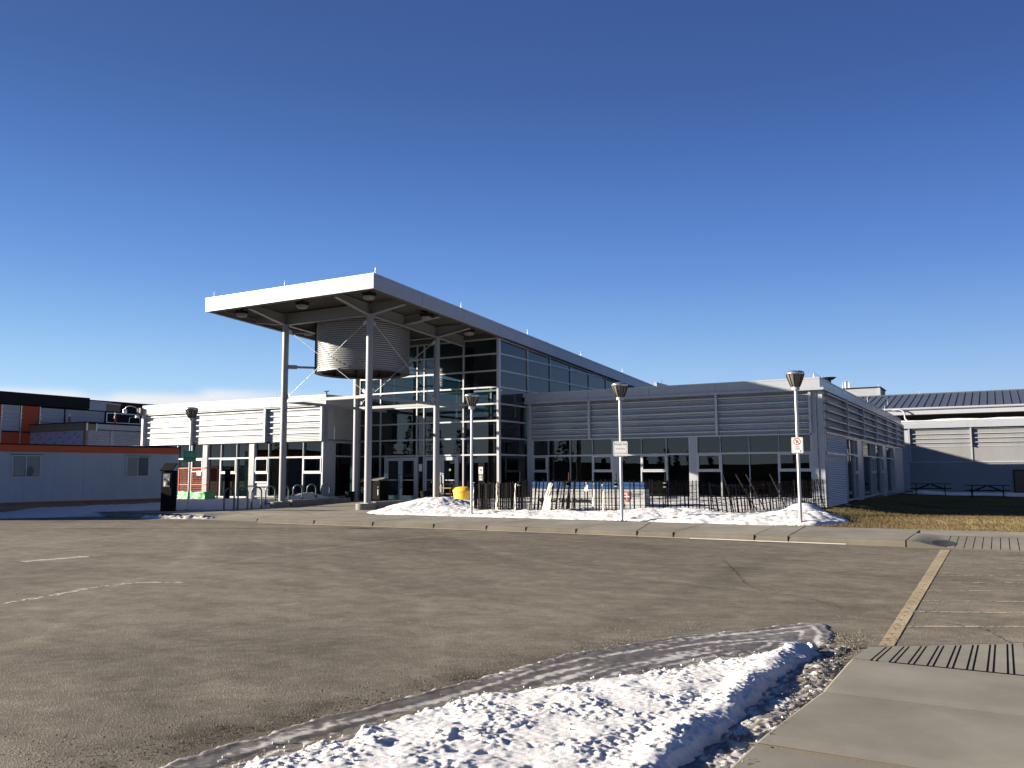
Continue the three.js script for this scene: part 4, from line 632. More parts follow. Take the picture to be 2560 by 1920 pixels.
// ---------------------------------------------------------------- right wing
{
  const w = thing('building_wing', 'shaded silver wing with louver bands behind the snow fence', 'building'), z = -35.9, T = Tz(z), x0 = -19.72, x1 = -6.1, R = Tx(x1), zb = -67.2;
  fasciaRun(w, T, [x0, -16.4, -13.4, -10.4, x1 - 0.03], 4.97, 5.37, 0.3); mesh('drip_rail', T.box(x0, x1 + 0.11, 4.86, 4.965, 0, 0.34), mat.fascia, w);
  fasciaRun(w, R, [zb, -64, -60.9, -57.8, -54.7, -51.5, -48.4, -45.2, -42.1, -39, z + 0.23], 4.97, 5.37, -0.03); mesh('drip_rail', R.box(zb, z + 0.335, 4.86, 4.965, 0, 0.115), mat.fascia, w);
  mesh('siding', corr(T, x0, -6.62, 3.13, 4.86), mat.clad, w);
  const bays = [-19.5, -16.4, -10.43, -6.58]; for (let i = 0; i < 3; i++) blades(w, T, bays[i] + 0.06, bays[i + 1] - 0.06, LY); bays.forEach((u) => post(w, T, u, 3.13, 4.86));
  mesh('head_rail', T.box(-19.45, -6.62, 3.08, 3.14, -0.1, 0.09), mat.alum, w);
  mesh('corner_pillar', [T.box(-6.56, -6.34, 0.5, 4.86, -0.1, 0.1), T.box(-6.33, x1 - 0.002, 0.5, 4.86, -0.1, 0.06)], mat.fascia, w); mesh('corner_pillar', R.box(z - 0.3, z - 0.102, 0.15, 4.86, -0.2, 0.015), mat.fascia, w);
  mesh('corner_base', [corr(T, -6.56, x1, 0.1, 0.5, 0.02)], mat.clad, w);
  mesh('pillar', T.box(-19.72, -19.46, 0.2, 4.86, -0.1, 0.06), mat.fascia, w);
  for (const [a, b] of [[-15.27, -14.98], [-11.66, -11.38]]) { mesh('pillar', T.box(a, b, 1.12, 3.08, -0.1, 0.06), mat.fascia, w); mesh('pillar_base', corr(T, a, b, 0.15, 1.12, 0.045), mat.clad, w); mesh('pillar_core', T.box(a, b, 0.15, 1.118, -0.2, 0.02), mat.charcoal, w); }
  mesh('base_siding', corr(T, -19.46, -6.6, 0.05, 0.46, 0.03), mat.clad, w);
  const B = 0.48, mid = 1.62, tr = 2.36, hd = 3.08;
  glazing(w, T, { hor: [[tr, -19.42, -15.29], [B, -19.42, -15.29], [mid, -19.4, -18.66], [mid, -16.28, -15.3]], ver: [[-19.43, B, hd], [-18.64, B, tr], [-16.3, B, tr], [-15.3, B, hd], [-17.45, B, hd, 0.01], [-18.6, tr, hd, 0.01], [-16.3, tr, hd, 0.01]], panes: [[-18.62, -17.46, B, tr], [-17.44, -16.32, B, tr], [-19.41, -18.66, B, mid], [-16.28, -15.32, B, mid], [-19.41, -18.61, tr, hd], [-18.59, -17.46, tr, hd], [-17.44, -16.31, tr, hd], [-16.29, -15.32, tr, hd]], sashes: [[-19.4, -18.67, mid + 0.03, tr - 0.03], [-16.27, -15.33, mid + 0.03, tr - 0.03]] });
  glazing(w, T, { hor: [[tr, -14.97, -11.67], [B, -14.97, -11.67], [mid, -13.9, -12.76]], ver: [[-14.96, B, hd], [-13.92, B, tr], [-12.73, B, tr], [-11.69, B, hd], [-13.9, tr, hd, 0.01], [-12.74, tr, hd, 0.01]], panes: [[-14.94, -13.94, B, tr], [-12.71, -11.71, B, tr], [-13.9, -12.75, B, mid], [-14.94, -13.91, tr, hd], [-13.89, -12.75, tr, hd], [-12.73, -11.71, tr, hd]], sashes: [[-13.89, -12.76, mid + 0.03, tr - 0.03]] });
  glazing(w, T, { hor: [[tr, -11.37, -6.59], [B, -11.37, -6.59], [mid, -11.34, -10.33], [mid, -7.9, -6.62]], ver: [[-11.36, B, hd], [-10.31, B, tr], [-9.11, B, tr, 0.012], [-7.92, B, tr], [-6.6, B, hd, 0.04], [-10.33, tr, hd, 0.01], [-9.11, tr, hd, 0.01], [-7.88, tr, hd, 0.01]], panes: [[-10.29, -9.12, B, tr], [-9.1, -7.94, B, tr], [-11.34, -10.33, B, mid], [-7.9, -6.64, B, mid], [-11.34, -10.34, tr, hd], [-10.32, -9.12, tr, hd], [-9.1, -7.89, tr, hd], [-7.87, -6.64, tr, hd]], sashes: [[-11.33, -10.34, mid + 0.03, tr - 0.03], [-7.89, -6.64, mid + 0.03, tr - 0.03]] });
  // long side wall, running away from the camera
  const pz = [-36.1, -41.12, -46.35, -51.55, -56.8, -62, -67.1];
  mesh('siding', corr(R, zb, z - 0.3, 3.2, 4.86), mat.clad, w);
  for (let i = 0; i + 1 < pz.length; i++) blades(w, R, pz[i + 1] + 0.06, pz[i] - 0.06, [4.74, 4.4, 4.06, 3.72, 3.38], 0.15);
  pz.slice(1).forEach((u) => post(w, R, u, 3.2, 4.86)); mesh('drip_rail', R.box(zb, z - 0.3, 3.13, 3.2, -0.1, 0.05), mat.fascia, w);
  mesh('siding', corr(R, -41.1, z - 0.3, 2.36, 3.13, 0.02), mat.clad, w); mesh('drip_rail', R.box(-41.1, z - 0.3, 2.28, 2.36, -0.1, 0.05), mat.fascia, w); mesh('siding', corr(R, -41.1, z - 0.3, 0.15, 2.28, 0.02), mat.clad, w); mesh('siding', corr(R, zb, -62.2, 0.1, 3.13, 0.02), mat.clad, w);
  for (const [a, b] of [[-46.5, -44.65], [-56.8, -55.05], [-62.2, -60.9], [-41.28, -41.1], [-67.25, -67.1]]) mesh('pillar', R.box(a, b, 0.1, 3.13, -0.12, 0.03), mat.fascia, w);
  const sideWin = (a, b, ms, sashes) => { const v = [[a, 0.24, 3.1], [b, 0.24, 3.1]], panes = []; const cuts = [a, ...ms, b].sort((p, q) => p - q); for (const u of ms) v.push([u, 0.24, 3.1]); for (let i = 0; i + 1 < cuts.length; i++) { panes.push([cuts[i] + 0.03, cuts[i + 1] - 0.03, 2.4, 3.07]); if (!sashes.includes(i)) panes.push([cuts[i] + 0.03, cuts[i + 1] - 0.03, 0.3, 2.34]); else panes.push([cuts[i] + 0.03, cuts[i + 1] - 0.03, 0.3, 1.47]); } glazing(w, R, { hor: [[2.37, a, b], [0.27, a, b], [3.1, a, b], ...sashes.map((i) => [1.5, cuts[i] + 0.03, cuts[i + 1] - 0.03])], ver: v, panes, sashes: sashes.map((i) => [cuts[i] + 0.04, cuts[i + 1] - 0.04, 1.54, 2.33]) }); };
  sideWin(-44.62, -41.3, [-43.65], [0]); sideWin(-55.0, -46.55, [-54.0, -51.6, -50.7, -49.8], [0, 2, 3]); sideWin(-60.85, -56.85, [-59.8], [0]);
  mesh('foundation', [bx(x0, x1 - 0.02, -0.1, 0.16, z - 0.3, z - 0.01), bx(x1 - 0.3, x1 - 0.012, -0.2, 0.16, zb, z - 0.3)], mat.cast, w);
  mesh('roof', bx(x0, x1 - 0.1, 4.95, 5.2, zb, z + 0.2), mat.membrane, w); mesh('back_wall', bx(x0, x1, 0, 5.34, zb - 0.2, zb), mat.clad, w);
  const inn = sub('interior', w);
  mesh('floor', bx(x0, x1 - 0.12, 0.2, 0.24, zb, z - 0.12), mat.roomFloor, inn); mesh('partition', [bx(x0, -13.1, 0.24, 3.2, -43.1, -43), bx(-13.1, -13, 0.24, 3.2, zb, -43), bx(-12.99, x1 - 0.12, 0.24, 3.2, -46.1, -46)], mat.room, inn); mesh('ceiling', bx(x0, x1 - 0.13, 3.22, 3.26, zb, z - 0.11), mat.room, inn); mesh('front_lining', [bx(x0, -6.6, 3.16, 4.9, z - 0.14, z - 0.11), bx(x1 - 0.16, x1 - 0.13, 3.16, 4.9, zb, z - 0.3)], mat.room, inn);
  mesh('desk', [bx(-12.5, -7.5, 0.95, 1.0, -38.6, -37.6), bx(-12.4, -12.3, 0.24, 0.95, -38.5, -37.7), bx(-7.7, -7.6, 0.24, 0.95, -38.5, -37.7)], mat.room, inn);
  for (const z1 of [-43, -48.5, -53.5]) mesh('chair', [bx(-7.4, -6.9, 0.66, 0.72, z1 - 0.25, z1 + 0.25), bx(-7.4, -7.34, 0.72, 1.1, z1 - 0.25, z1 + 0.25), rod(V(-7.1, 0.24, z1), V(-7.1, 0.66, z1), 0.04)], mat.charcoal, inn);
  for (const zz of [-41.5, -50, -58]) lightningRod(w, x1 - 0.05, 5.37, zz, 0.32); lightningRod(w, -7.0, 5.37, -35.66, 0.36); lightningRod(w, -12.8, 5.37, -35.66, 0.3);
  mesh('conductor_cable', [new THREE.TubeGeometry(new THREE.CatmullRomCurve3([V(-6.85, 5.38, -35.66), V(-6.6, 5.42, -35.66), V(-6.36, 5.53, -35.68), V(-6.2, 5.44, -35.9), V(-6.15, 5.38, -36.3)]), 16, 0.01, 5), rod(V(-6.36, 5.36, -35.68), V(-6.36, 5.53, -35.68), 0.03, 0.02)], mat.galv, w);
  mesh('roof_vent', [rod(V(-6.9, 5.2, -42.6), V(-6.9, 5.95, -42.6), 0.09), new THREE.CylinderGeometry(0.34, 0.16, 0.12, 16).translate(-6.9, 6.0, -42.6)], mat.dark, w);
  settle(w, -12.9, 0.15, z);
}

// ---------------------------------------------------------------- back wing, roofed hall behind it, penthouse
{
  const w = thing('building_wing', 'low silver wing across the lawn with snow along its roof edge', 'building'), z = -73.2, T = Tz(z), x0 = -20, x1 = 34;
  fasciaRun(w, T, [x0, -8, -2, 4, 10, 16, 22, x1], 4.88, 5.44, 0.3); mesh('siding', corr(T, x0, x1, 3.45, 4.88), mat.cladDull, w); mesh('siding', corr(T, x0, x1, 2.3, 3.42, 0), mat.cladDull, w); mesh('siding', corr(T, x0, x1, -0.05, 2.22, -0.01), mat.cladDull, w);
  mesh('drip_rail', [T.box(x0, x1, 2.22, 2.3, -0.1, 0.05), T.box(x0, x1, 3.42, 3.48, -0.1, 0.04)], mat.fascia, w);
  const us = [-6.08, -1.82, 2.5, 6.8, 11.1]; for (let i = 0; i + 1 < us.length; i++) blades(w, T, us[i] + 0.06, us[i + 1] - 0.06, [4.8, 4.43, 4.09, 3.76], 0.09); us.forEach((u) => { post(w, T, u, 3.43, 4.88, 0.22); mesh('louver_post', T.box(u - 0.05, u + 0.05, 2.3, 3.43, 0, 0.06), mat.alum, w); });
  mesh('pillar', [T.box(-6.62, -6.16, -0.1, 4.88, -0.1, 0.07)], mat.fascia, w);
  mesh('roof', bx(x0, x1, 4.9, 5.3, z - 12, z + 0.1), mat.membrane, w);
  const d = sub('door', w); mesh('door_leaf', T.box(0.86, 3.0, -0.02, 1.56, 0.012, 0.05), M([0.13, 0.075, 0.055], 0.6, { map: grime }), d); mesh('door_frame', [T.box(0.78, 0.86, -0.05, 1.64, 0, 0.07), T.box(3.0, 3.08, -0.05, 1.64, 0, 0.07), T.box(0.86, 3.0, 1.56, 1.64, 0, 0.07)], mat.charcoal, d);
  const sy = (x, zz) => 5.3 + 0.24 * ss(z + 0.3 - zz, -0.02, 0.35) + 0.1 * nz(x * 0.35, zz * 0.3) + 0.03 * nz(x * 1.3, 2);
  const snow = mesh('roof_snow', field(x0, x1, z - 4, z + 0.32, 160, 24, sy, { color: () => WHITE }), mat.snow, w); snow.userData.kind = 'stuff';
  mesh('foundation', bx(x0, x1, -0.3, 0.02, z - 0.2, z - 0.02), mat.cast, w); settle(w, 7, 0, z);

  const g = thing('metal_roofed_hall', 'big hall with dark standing seam metal roof beyond the low wing', 'building'), zf = -80.5, zr = -91, ye = 6.95, yr = 8.98, xl = -16, xr = 36;
  const ry = (zz) => lerp(ye, yr, (zf - zz) / (zf - zr));
  mesh('roof', quads([[V(xl, ye, zf), V(xr, ye, zf)], [V(xl, yr, zr), V(xr, yr, zr)], [V(xl, ye, zr - 10), V(xr, ye, zr - 10)]]), mat.seam, g);
  for (let x = xl + 0.25; x < xr; x += 0.6) mesh('roof_seam', prism([[zf + 0.02, ye], [zf + 0.02, ye + 0.04], [zr, yr + 0.04], [zr, yr]], 'x', x - 0.02, x + 0.02), mat.seam, g);
  mesh('ridge_cap', bx(xl, xr, yr - 0.02, yr + 0.09, zr - 0.15, zr + 0.15), mat.seam, g);
  mesh('fascia', [bx(xl - 0.1, xr, 6.4, 6.97, zf, zf + 0.14)], mat.fascia, g); mesh('gutter', new THREE.CylinderGeometry(0.1, 0.1, xr - xl, 10, 1).rotateZ(Math.PI / 2).translate((xl + xr) / 2, 6.9, zf + 0.24), mat.fascia, g);
  mesh('front_wall', bx(xl + 0.4, xr, 0, 6.4, zf - 1.4, zf - 1.2), mat.charcoal, g); mesh('soffit', bx(xl, xr, 6.38, 6.4, zf - 1.3, zf), mat.soffit, g);
  mesh('downspout', [new THREE.TubeGeometry(new THREE.CatmullRomCurve3([V(-7.9, 6.85, zf + 0.3), V(-7.3, 6.85, zf + 0.45), V(-6.95, 6.6, zf + 0.5), V(-6.9, 6.1, zf + 0.5), V(-6.6, 5.75, zf + 1.2)]), 20, 0.07, 8)], mat.fascia, g); lightningRod(g, -8.5, 7.5, zf - 2.2, 0.6); lightningRod(g, -6.5, yr + 0.05, zr, 0.3);
  settle(g, 8, 0, -88);
  const p = thing('roof_penthouse', 'pale boxy plant room standing above the dark seamed roof', 'building'); const zz = -100;
  const sc = 100 / 95, X0 = -15.6, X1 = -11.0, y0 = 0, y1 = 1.6 + 8.72 * sc;
  mesh('wall', [corr(Tz(zz), X0, X1, 7, y1 - 0.12, 0.02, 0.15, 0.01)], mat.fascia, p); mesh('wall', [prism([[zz, y0], [zz, y1 - 0.12], [zz - 5, y1 - 0.12], [zz - 5, y0]], 'x', X1 - 0.2, X1)], mat.clad, p);
  for (let k = 0; k < 4; k++) mesh('louver_post', bx(X1, X1 + 0.05, y0, y1 - 0.12, zz - 0.6 - k * 1.3, zz - 0.75 - k * 1.3), mat.charcoal, p);
  mesh('corner_trim', bx(X1 - 0.22, X1 + 0.06, y0, y1 - 0.12, zz - 0.1, zz + 0.06), mat.alum, p); mesh('roof', bx(X0 - 0.1, X1 + 0.12, y1 - 0.12, y1, zz - 5.1, zz + 0.1), mat.charcoal, p); mesh('wall', bx(X0, X1 - 0.21, y0, y1 - 0.13, zz - 5, zz - 0.2), mat.fascia, p);
  mesh('flue_pipe', [rod(V(X0 + 1.0, y1, zz - 1), V(X0 + 1.0, y1 + 0.85, zz - 1), 0.11, 0.11, 12), rod(V(X0 + 1.36, y1, zz - 1), V(X0 + 1.36, y1 + 0.75, zz - 1), 0.06, 0.06, 10), bx(X0 + 0.8, X0 + 1.2, y1 + 0.85, y1 + 0.92, zz - 1.2, zz - 0.8)], mat.galv, p); lightningRod(p, X1 - 0.1, y1, zz, 0.3); mesh('handrail', [bx(X0 + 1.5, X1 - 0.3, 9.45, 9.5, zz + 0.7, zz + 0.74), bx(X0 + 2.4, X0 + 2.44, 8, 9.45, zz + 0.7, zz + 0.74), bx(X1 - 0.5, X1 - 0.46, 8, 9.45, zz + 0.7, zz + 0.74)], mat.fascia, p);
  settle(p, -13.3, 0, -102.5);
}

// ---------------------------------------------------------------- site office trailer
{
  const t = thing('site_trailer', 'long white site office trailer with a brick-red stripe under its roof', 'trailer'); const g = new THREE.Group();
  const A = [-34.7, -19.3], B = [-33.7, -26.8], L = 7.77, dx = (B[0] - A[0]) / 7.566, dz = (B[1] - A[1]) / 7.566;
  // local frame: s along the front from A to B, front faces +x
  const T = { o: 'x', at: 0, box: (u0, u1, v0, v1, w0, w1) => bx(w0, w1, v0, v1, -u1, -u0), p: (u, v, w) => V(w, v, -u) };
  const s0 = -5.2, ps = []; for (let s = s0; s < L - 0.05; s += 1.22) ps.push(s); ps.push(L);
  for (let i = 0; i + 1 < ps.length; i++) mesh('wall_panel', T.box(ps[i] + 0.002, ps[i + 1] - 0.002, 0.46, 2.5, -0.06, 0), mat.trailer, t);
  mesh('wall_panel', [T.box(L - 0.06, L - 0.001, 0.46, 2.5, -3.0, -0.061), T.box(s0, L, 0.46, 2.5, -3.06, -3.0), T.box(s0, s0 + 0.05, 0.46, 2.5, -3.0, -0.061)], mat.trailer, t);
  mesh('stripe', [T.box(s0, L + 0.02, 2.5, 2.78, -3.07, 0.02)], mat.brick, t); mesh('roof_edge', T.box(s0, L + 0.03, 2.78, 2.83, -3.08, 0.035), mat.charcoal, t);
  mesh('base_trim', T.box(s0, L + 0.012, 0.415, 0.46, -3.05, 0.015), mat.brick, t);
  for (let s = s0; s < L - 0.2; s += 2.44) mesh('skirting', T.box(s + 0.004, Math.min(L, s + 2.44) - 0.004, 0.0, 0.415, -0.09, -0.05), mat.plywood, t);
  mesh('skirting_batten', T.box(3.7, 3.86, 0, 0.415, -0.05, -0.028), mat.plywood, t);
  const wd = (u0, u1, v0, v1, cur) => { const w = sub('window', t), m = (u0 + u1) / 2, k = 0.04; mesh('window_frame', [T.box(u0 - k, u0, v0 - k, v1 + k, -0.05, 0.03), T.box(u1, u1 + k, v0 - k, v1 + k, -0.05, 0.03), T.box(u0, u1, v0 - k, v0, -0.05, 0.028), T.box(u0, u1, v1, v1 + k, -0.05, 0.028), T.box(m - 0.016, m + 0.016, v0, v1, -0.05, 0.018)], mat.alum, w); mesh('window_reveal', T.box(u0, u1, v0, v1, -0.3, -0.28), mat.charcoal, w); for (const [a, b] of [[u0, m - 0.016], [m + 0.016, u1]]) { const q = new THREE.PlaneGeometry(b - a, v1 - v0).rotateY(Math.PI / 2).translate(0.004, (v0 + v1) / 2, -(a + b) / 2); mesh('pane', q, mat.glassClear, w); } if (cur) { const rows = [[], []]; for (let k2 = 0; k2 <= 14; k2++) { const u = lerp(m + 0.03, m + 0.2, k2 / 14); rows[0].push(V(-0.12 + 0.02 * Math.sin(k2 * 2), v0, -(m + 0.03 + (u - m) * 0.45))); rows[1].push(V(-0.12 + 0.02 * Math.sin(k2 * 2), v1, -u)); } mesh('curtain', quads(rows), mat.curtain, w); } };
  wd(0.48, 1.53, 1.49, 2.33, true); wd(5.26, 6.27, 1.5, 2.33, false);
  for (const [u0, u1] of [[0.48, 1.53], [5.26, 6.27]]) mesh('drip_cap', T.box(u0 - 0.1, u1 + 0.1, 2.38, 2.4, 0, 0.05), mat.charcoal, t);
  mesh('marker_lamp', new THREE.SphereGeometry(0.035, 8, 6).translate(0.03, 0.4, -L + 0.08), mat.white, t);
  const sn = mesh('roof_snow', field(-3.0, 0.0, -L, -s0, 30, 120, (x, z) => 2.815 + 0.06 * ss(-z, 3, 7.5) + 0.05 * nz(x, z * 0.7) * ss(-z, 2, 6), { color: () => WHITE }), mat.snow, t); sn.userData.kind = 'stuff';
  t.position.set(A[0], 0, A[1]); t.rotation.y = Math.atan2(-dx, -dz);
}
// ---------------------------------------------------------------- unfinished building behind the trailer
{
  const b = thing('unfinished_building', 'two storey building with orange panels, boarded windows and black roof band', 'building'), X = -66, T = Tx(X);
  const P1 = (n, u0, u1, v0, v1, m, w = 0) => mesh(n, T.box(u0, u1, v0, v1, w - 0.1, w), m, b);
  P1('roof_band', -43.66, -20, 7.02, 7.9, mat.charcoal, 0.25); P1('wrap_sheet', -45.2, -43.67, 6.9, 7.68, mat.wrap, 0.22); P1('roof_band', -46.55, -45.22, 6.9, 7.5, mat.plywood, 0.2); mesh('torn_wrap', quads([[V(X + 0.26, 7.46, -43.7), V(X + 0.28, 7.5, -45), V(X + 0.24, 7.45, -46.6)], [V(X + 0.26, 7.68, -43.7), V(X + 0.3, 7.66, -45), V(X + 0.22, 7.58, -46.6)]]), mat.wrap, b);
  P1('head_strip', -45.2, -20, 6.93, 7.015, mat.plywood, 0.1);
  for (const [a, c] of [[-38.0, -36.65], [-33.4, -31.9], [-30, -27]]) for (let k = 0; k < 6; k++) P1('board', a, c, 4.92 + k * 0.335, 4.92 + k * 0.335 + 0.325, mat.panelGrey, 0.03);
  for (const [a, c] of [[-39.5, -38.14], [-36.55, -33.5], [-31.8, -30.1]]) P1('orange_panel', a, c, 4.9, 6.92, mat.orange, 0.05);
  for (const [a, c] of [[-39.5, -38.14], [-38.05, -36.6], [-36.55, -33.5], [-33.4, -30.1]]) P1('orange_panel', a, c, 2.6, 4.8, mat.orange, 0.05);
  for (const u of [-39.58, -38.08, -36.6, -33.45]) P1('batten', u - 0.04, u + 0.04, 2.5, 6.95, mat.galv, 0.09);
  for (const u of [-39.62, -38.07, -36.58]) for (const v of [6.2, 5.9]) mesh('bracket', T.box(u - 0.05, u + 0.05, v, v + 0.1, 0.09, 0.14), mat.white, b);
  for (const [a, c] of [[-41.6, -39.68], [-45.2, -41.7]]) for (let k = 0; k < 4; k++) P1('board', a, c, 5.7 + k * 0.285, 5.7 + k * 0.285 + 0.275, mat.panelGrey, 0.03);
  P1('batten', -41.7, -41.6, 5.6, 6.85, mat.charcoal, 0.08); P1('ledge', -45.3, -39.6, 5.5, 5.66, mat.panelGrey, 0.06);
  const w = sub('window', b); mesh('window_frame', [T.box(-49.2, -45.35, 6.72, 6.8, 0, 0.1), T.box(-49.2, -45.35, 5.9, 5.98, 0, 0.1), T.box(-45.43, -45.35, 5.98, 6.72, 0, 0.1)], mat.galv, w); mesh('pane', T.box(-49.2, -45.43, 5.98, 6.72, 0, 0.03), mat.charcoal, w);
  mesh('wall', [bx(X - 12, X - 0.12, 0, 6.9, -60, -20), bx(X - 12, X + 0.1, 6.9, 7.0, -45.2, -20), bx(X - 12, X - 0.13, 6.9, 7.8, -60, -20.1)], mat.charcoal, b); settle(b, X - 6, 0, -40);
  const a = thing('building_annex', 'low unfinished block wrapped in insulation sheet and grey siding beside orange building', 'building'), zf = -38.9, xa = -58.9, F = Tz(zf), R = Tx(xa);
  mesh('roof_band', F.box(-66, xa - 0.3, 4.84, 5.4, -0.1, 0.06), mat.plywood, a); mesh('roof_edge', [F.box(-66, xa + 0.1, 5.4, 5.46, -1, 0.12), R.box(-49, zf + 0.1, 5.4, 5.46, -1, 0.12)], mat.charcoal, a);
  const cv = document.createElement('canvas'); cv.width = cv.height = 512; const c = cv.getContext('2d'); c.fillStyle = '#a9a3b0'; c.fillRect(0, 0, 512, 512); c.fillStyle = '#34408c'; c.translate(256, 256); c.rotate(-0.4); for (let j = -3; j < 4; j++) for (let i = -3; i < 4; i++) for (let k = 0; k < 6; k++) c.fillRect(i * 170 + (j & 1) * 80 + k * 13, j * 120, 9, 12 + 8 * ((k * 7 + i + j) & 1)); const ct = new THREE.CanvasTexture(cv); ct.colorSpace = THREE.SRGBColorSpace; ct.wrapS = ct.wrapT = THREE.RepeatWrapping; ct.repeat.set(1 / 2.4, 1 / 2.4);
  for (let k = 0; k < 5; k++) mesh('insulation_board', F.box(-66 + k * 1.36, -66 + k * 1.36 + 1.35, 2.0, 4.83, -0.1, 0), M([0.85, 0.85, 0.9], 0.7, { map: ct }), a);
  mesh('corner_post', [F.box(xa - 0.25, xa + 0.02, 0, 5.4, -0.2, 0.03)], mat.plywood, a);
  mesh('end_frame', [R.box(zf - 0.85, zf - 0.78, 4.8, 5.36, 0, 0.1), R.box(zf - 0.08, zf + 0.0, 4.8, 5.36, 0, 0.1)], mat.white, a); mesh('end_board', R.box(zf - 0.78, zf - 0.08, 4.85, 5.3, -0.1, 0.04), mat.plywood, a);
  mesh('fascia_panel', [R.box(-43.4, zf - 0.86, 4.92, 5.32, -0.1, 0.08)], mat.panelGrey, a); mesh('siding', corr(R, -49, zf - 0.05, 2, 4.86, 0.02, 0.16, 0.025), mat.panelGrey, a); mesh('louver_post', R.box(-41.1, -40.9, 2, 4.86, 0.03, 0.1), mat.fascia, a); mesh('fascia_panel', R.box(-49, -43.41, 4.92, 5.32, -0.1, 0.08), mat.panelGrey, a);
  mesh('wall', bx(-66.2, xa - 0.11, 0, 5.38, -49, zf - 0.11), mat.charcoal, a); settle(a, -62.4, 0, -44);
  [[-63.0, -40.2, 'red cylinder with white top on annex roof, nearer the orange panels'], [-58.8, -41.2, 'red cylinder with white top on annex roof, beside the floodlight']].forEach(([x, z, l]) => { const e = thing('gas_cylinder', l, 'gas cylinder'); mesh('bottle', new THREE.LatheGeometry([[0, 0], [0.09, 0], [0.09, 0.5], [0.04, 0.62], [0, 0.63]].map((q) => new THREE.Vector2(q[0], q[1])), 14).translate(x, 5.46, z), mat.red, e); mesh('valve', [rod(V(x, 6.08, z), V(x, 6.2, z), 0.03), new THREE.SphereGeometry(0.06, 10, 8).translate(x, 6.2, z)], mat.white, e); settle(e, x, 5.46, z); });
  const f = thing('floodlight_stand', 'work floodlight on a bent tube frame on the annex roof', 'floodlight'), fx = -59.2, fz2 = -43.2; mesh('frame', new THREE.TubeGeometry(new THREE.CatmullRomCurve3([V(fx, 5.46, fz2 + 0.5), V(fx, 5.95, fz2 + 0.45), V(fx, 6.0, fz2 + 0.3), V(fx, 6.0, fz2 - 0.4), V(fx, 5.46, fz2 - 0.5)]), 24, 0.02, 6), mat.galv, f); mesh('lamp_head', rbx(fx - 0.06, fx + 0.1, 5.98, 6.16, fz2 - 0.35, fz2 - 0.05, 0.02), mat.white, f); settle(f, fx, 5.46, fz2);
}

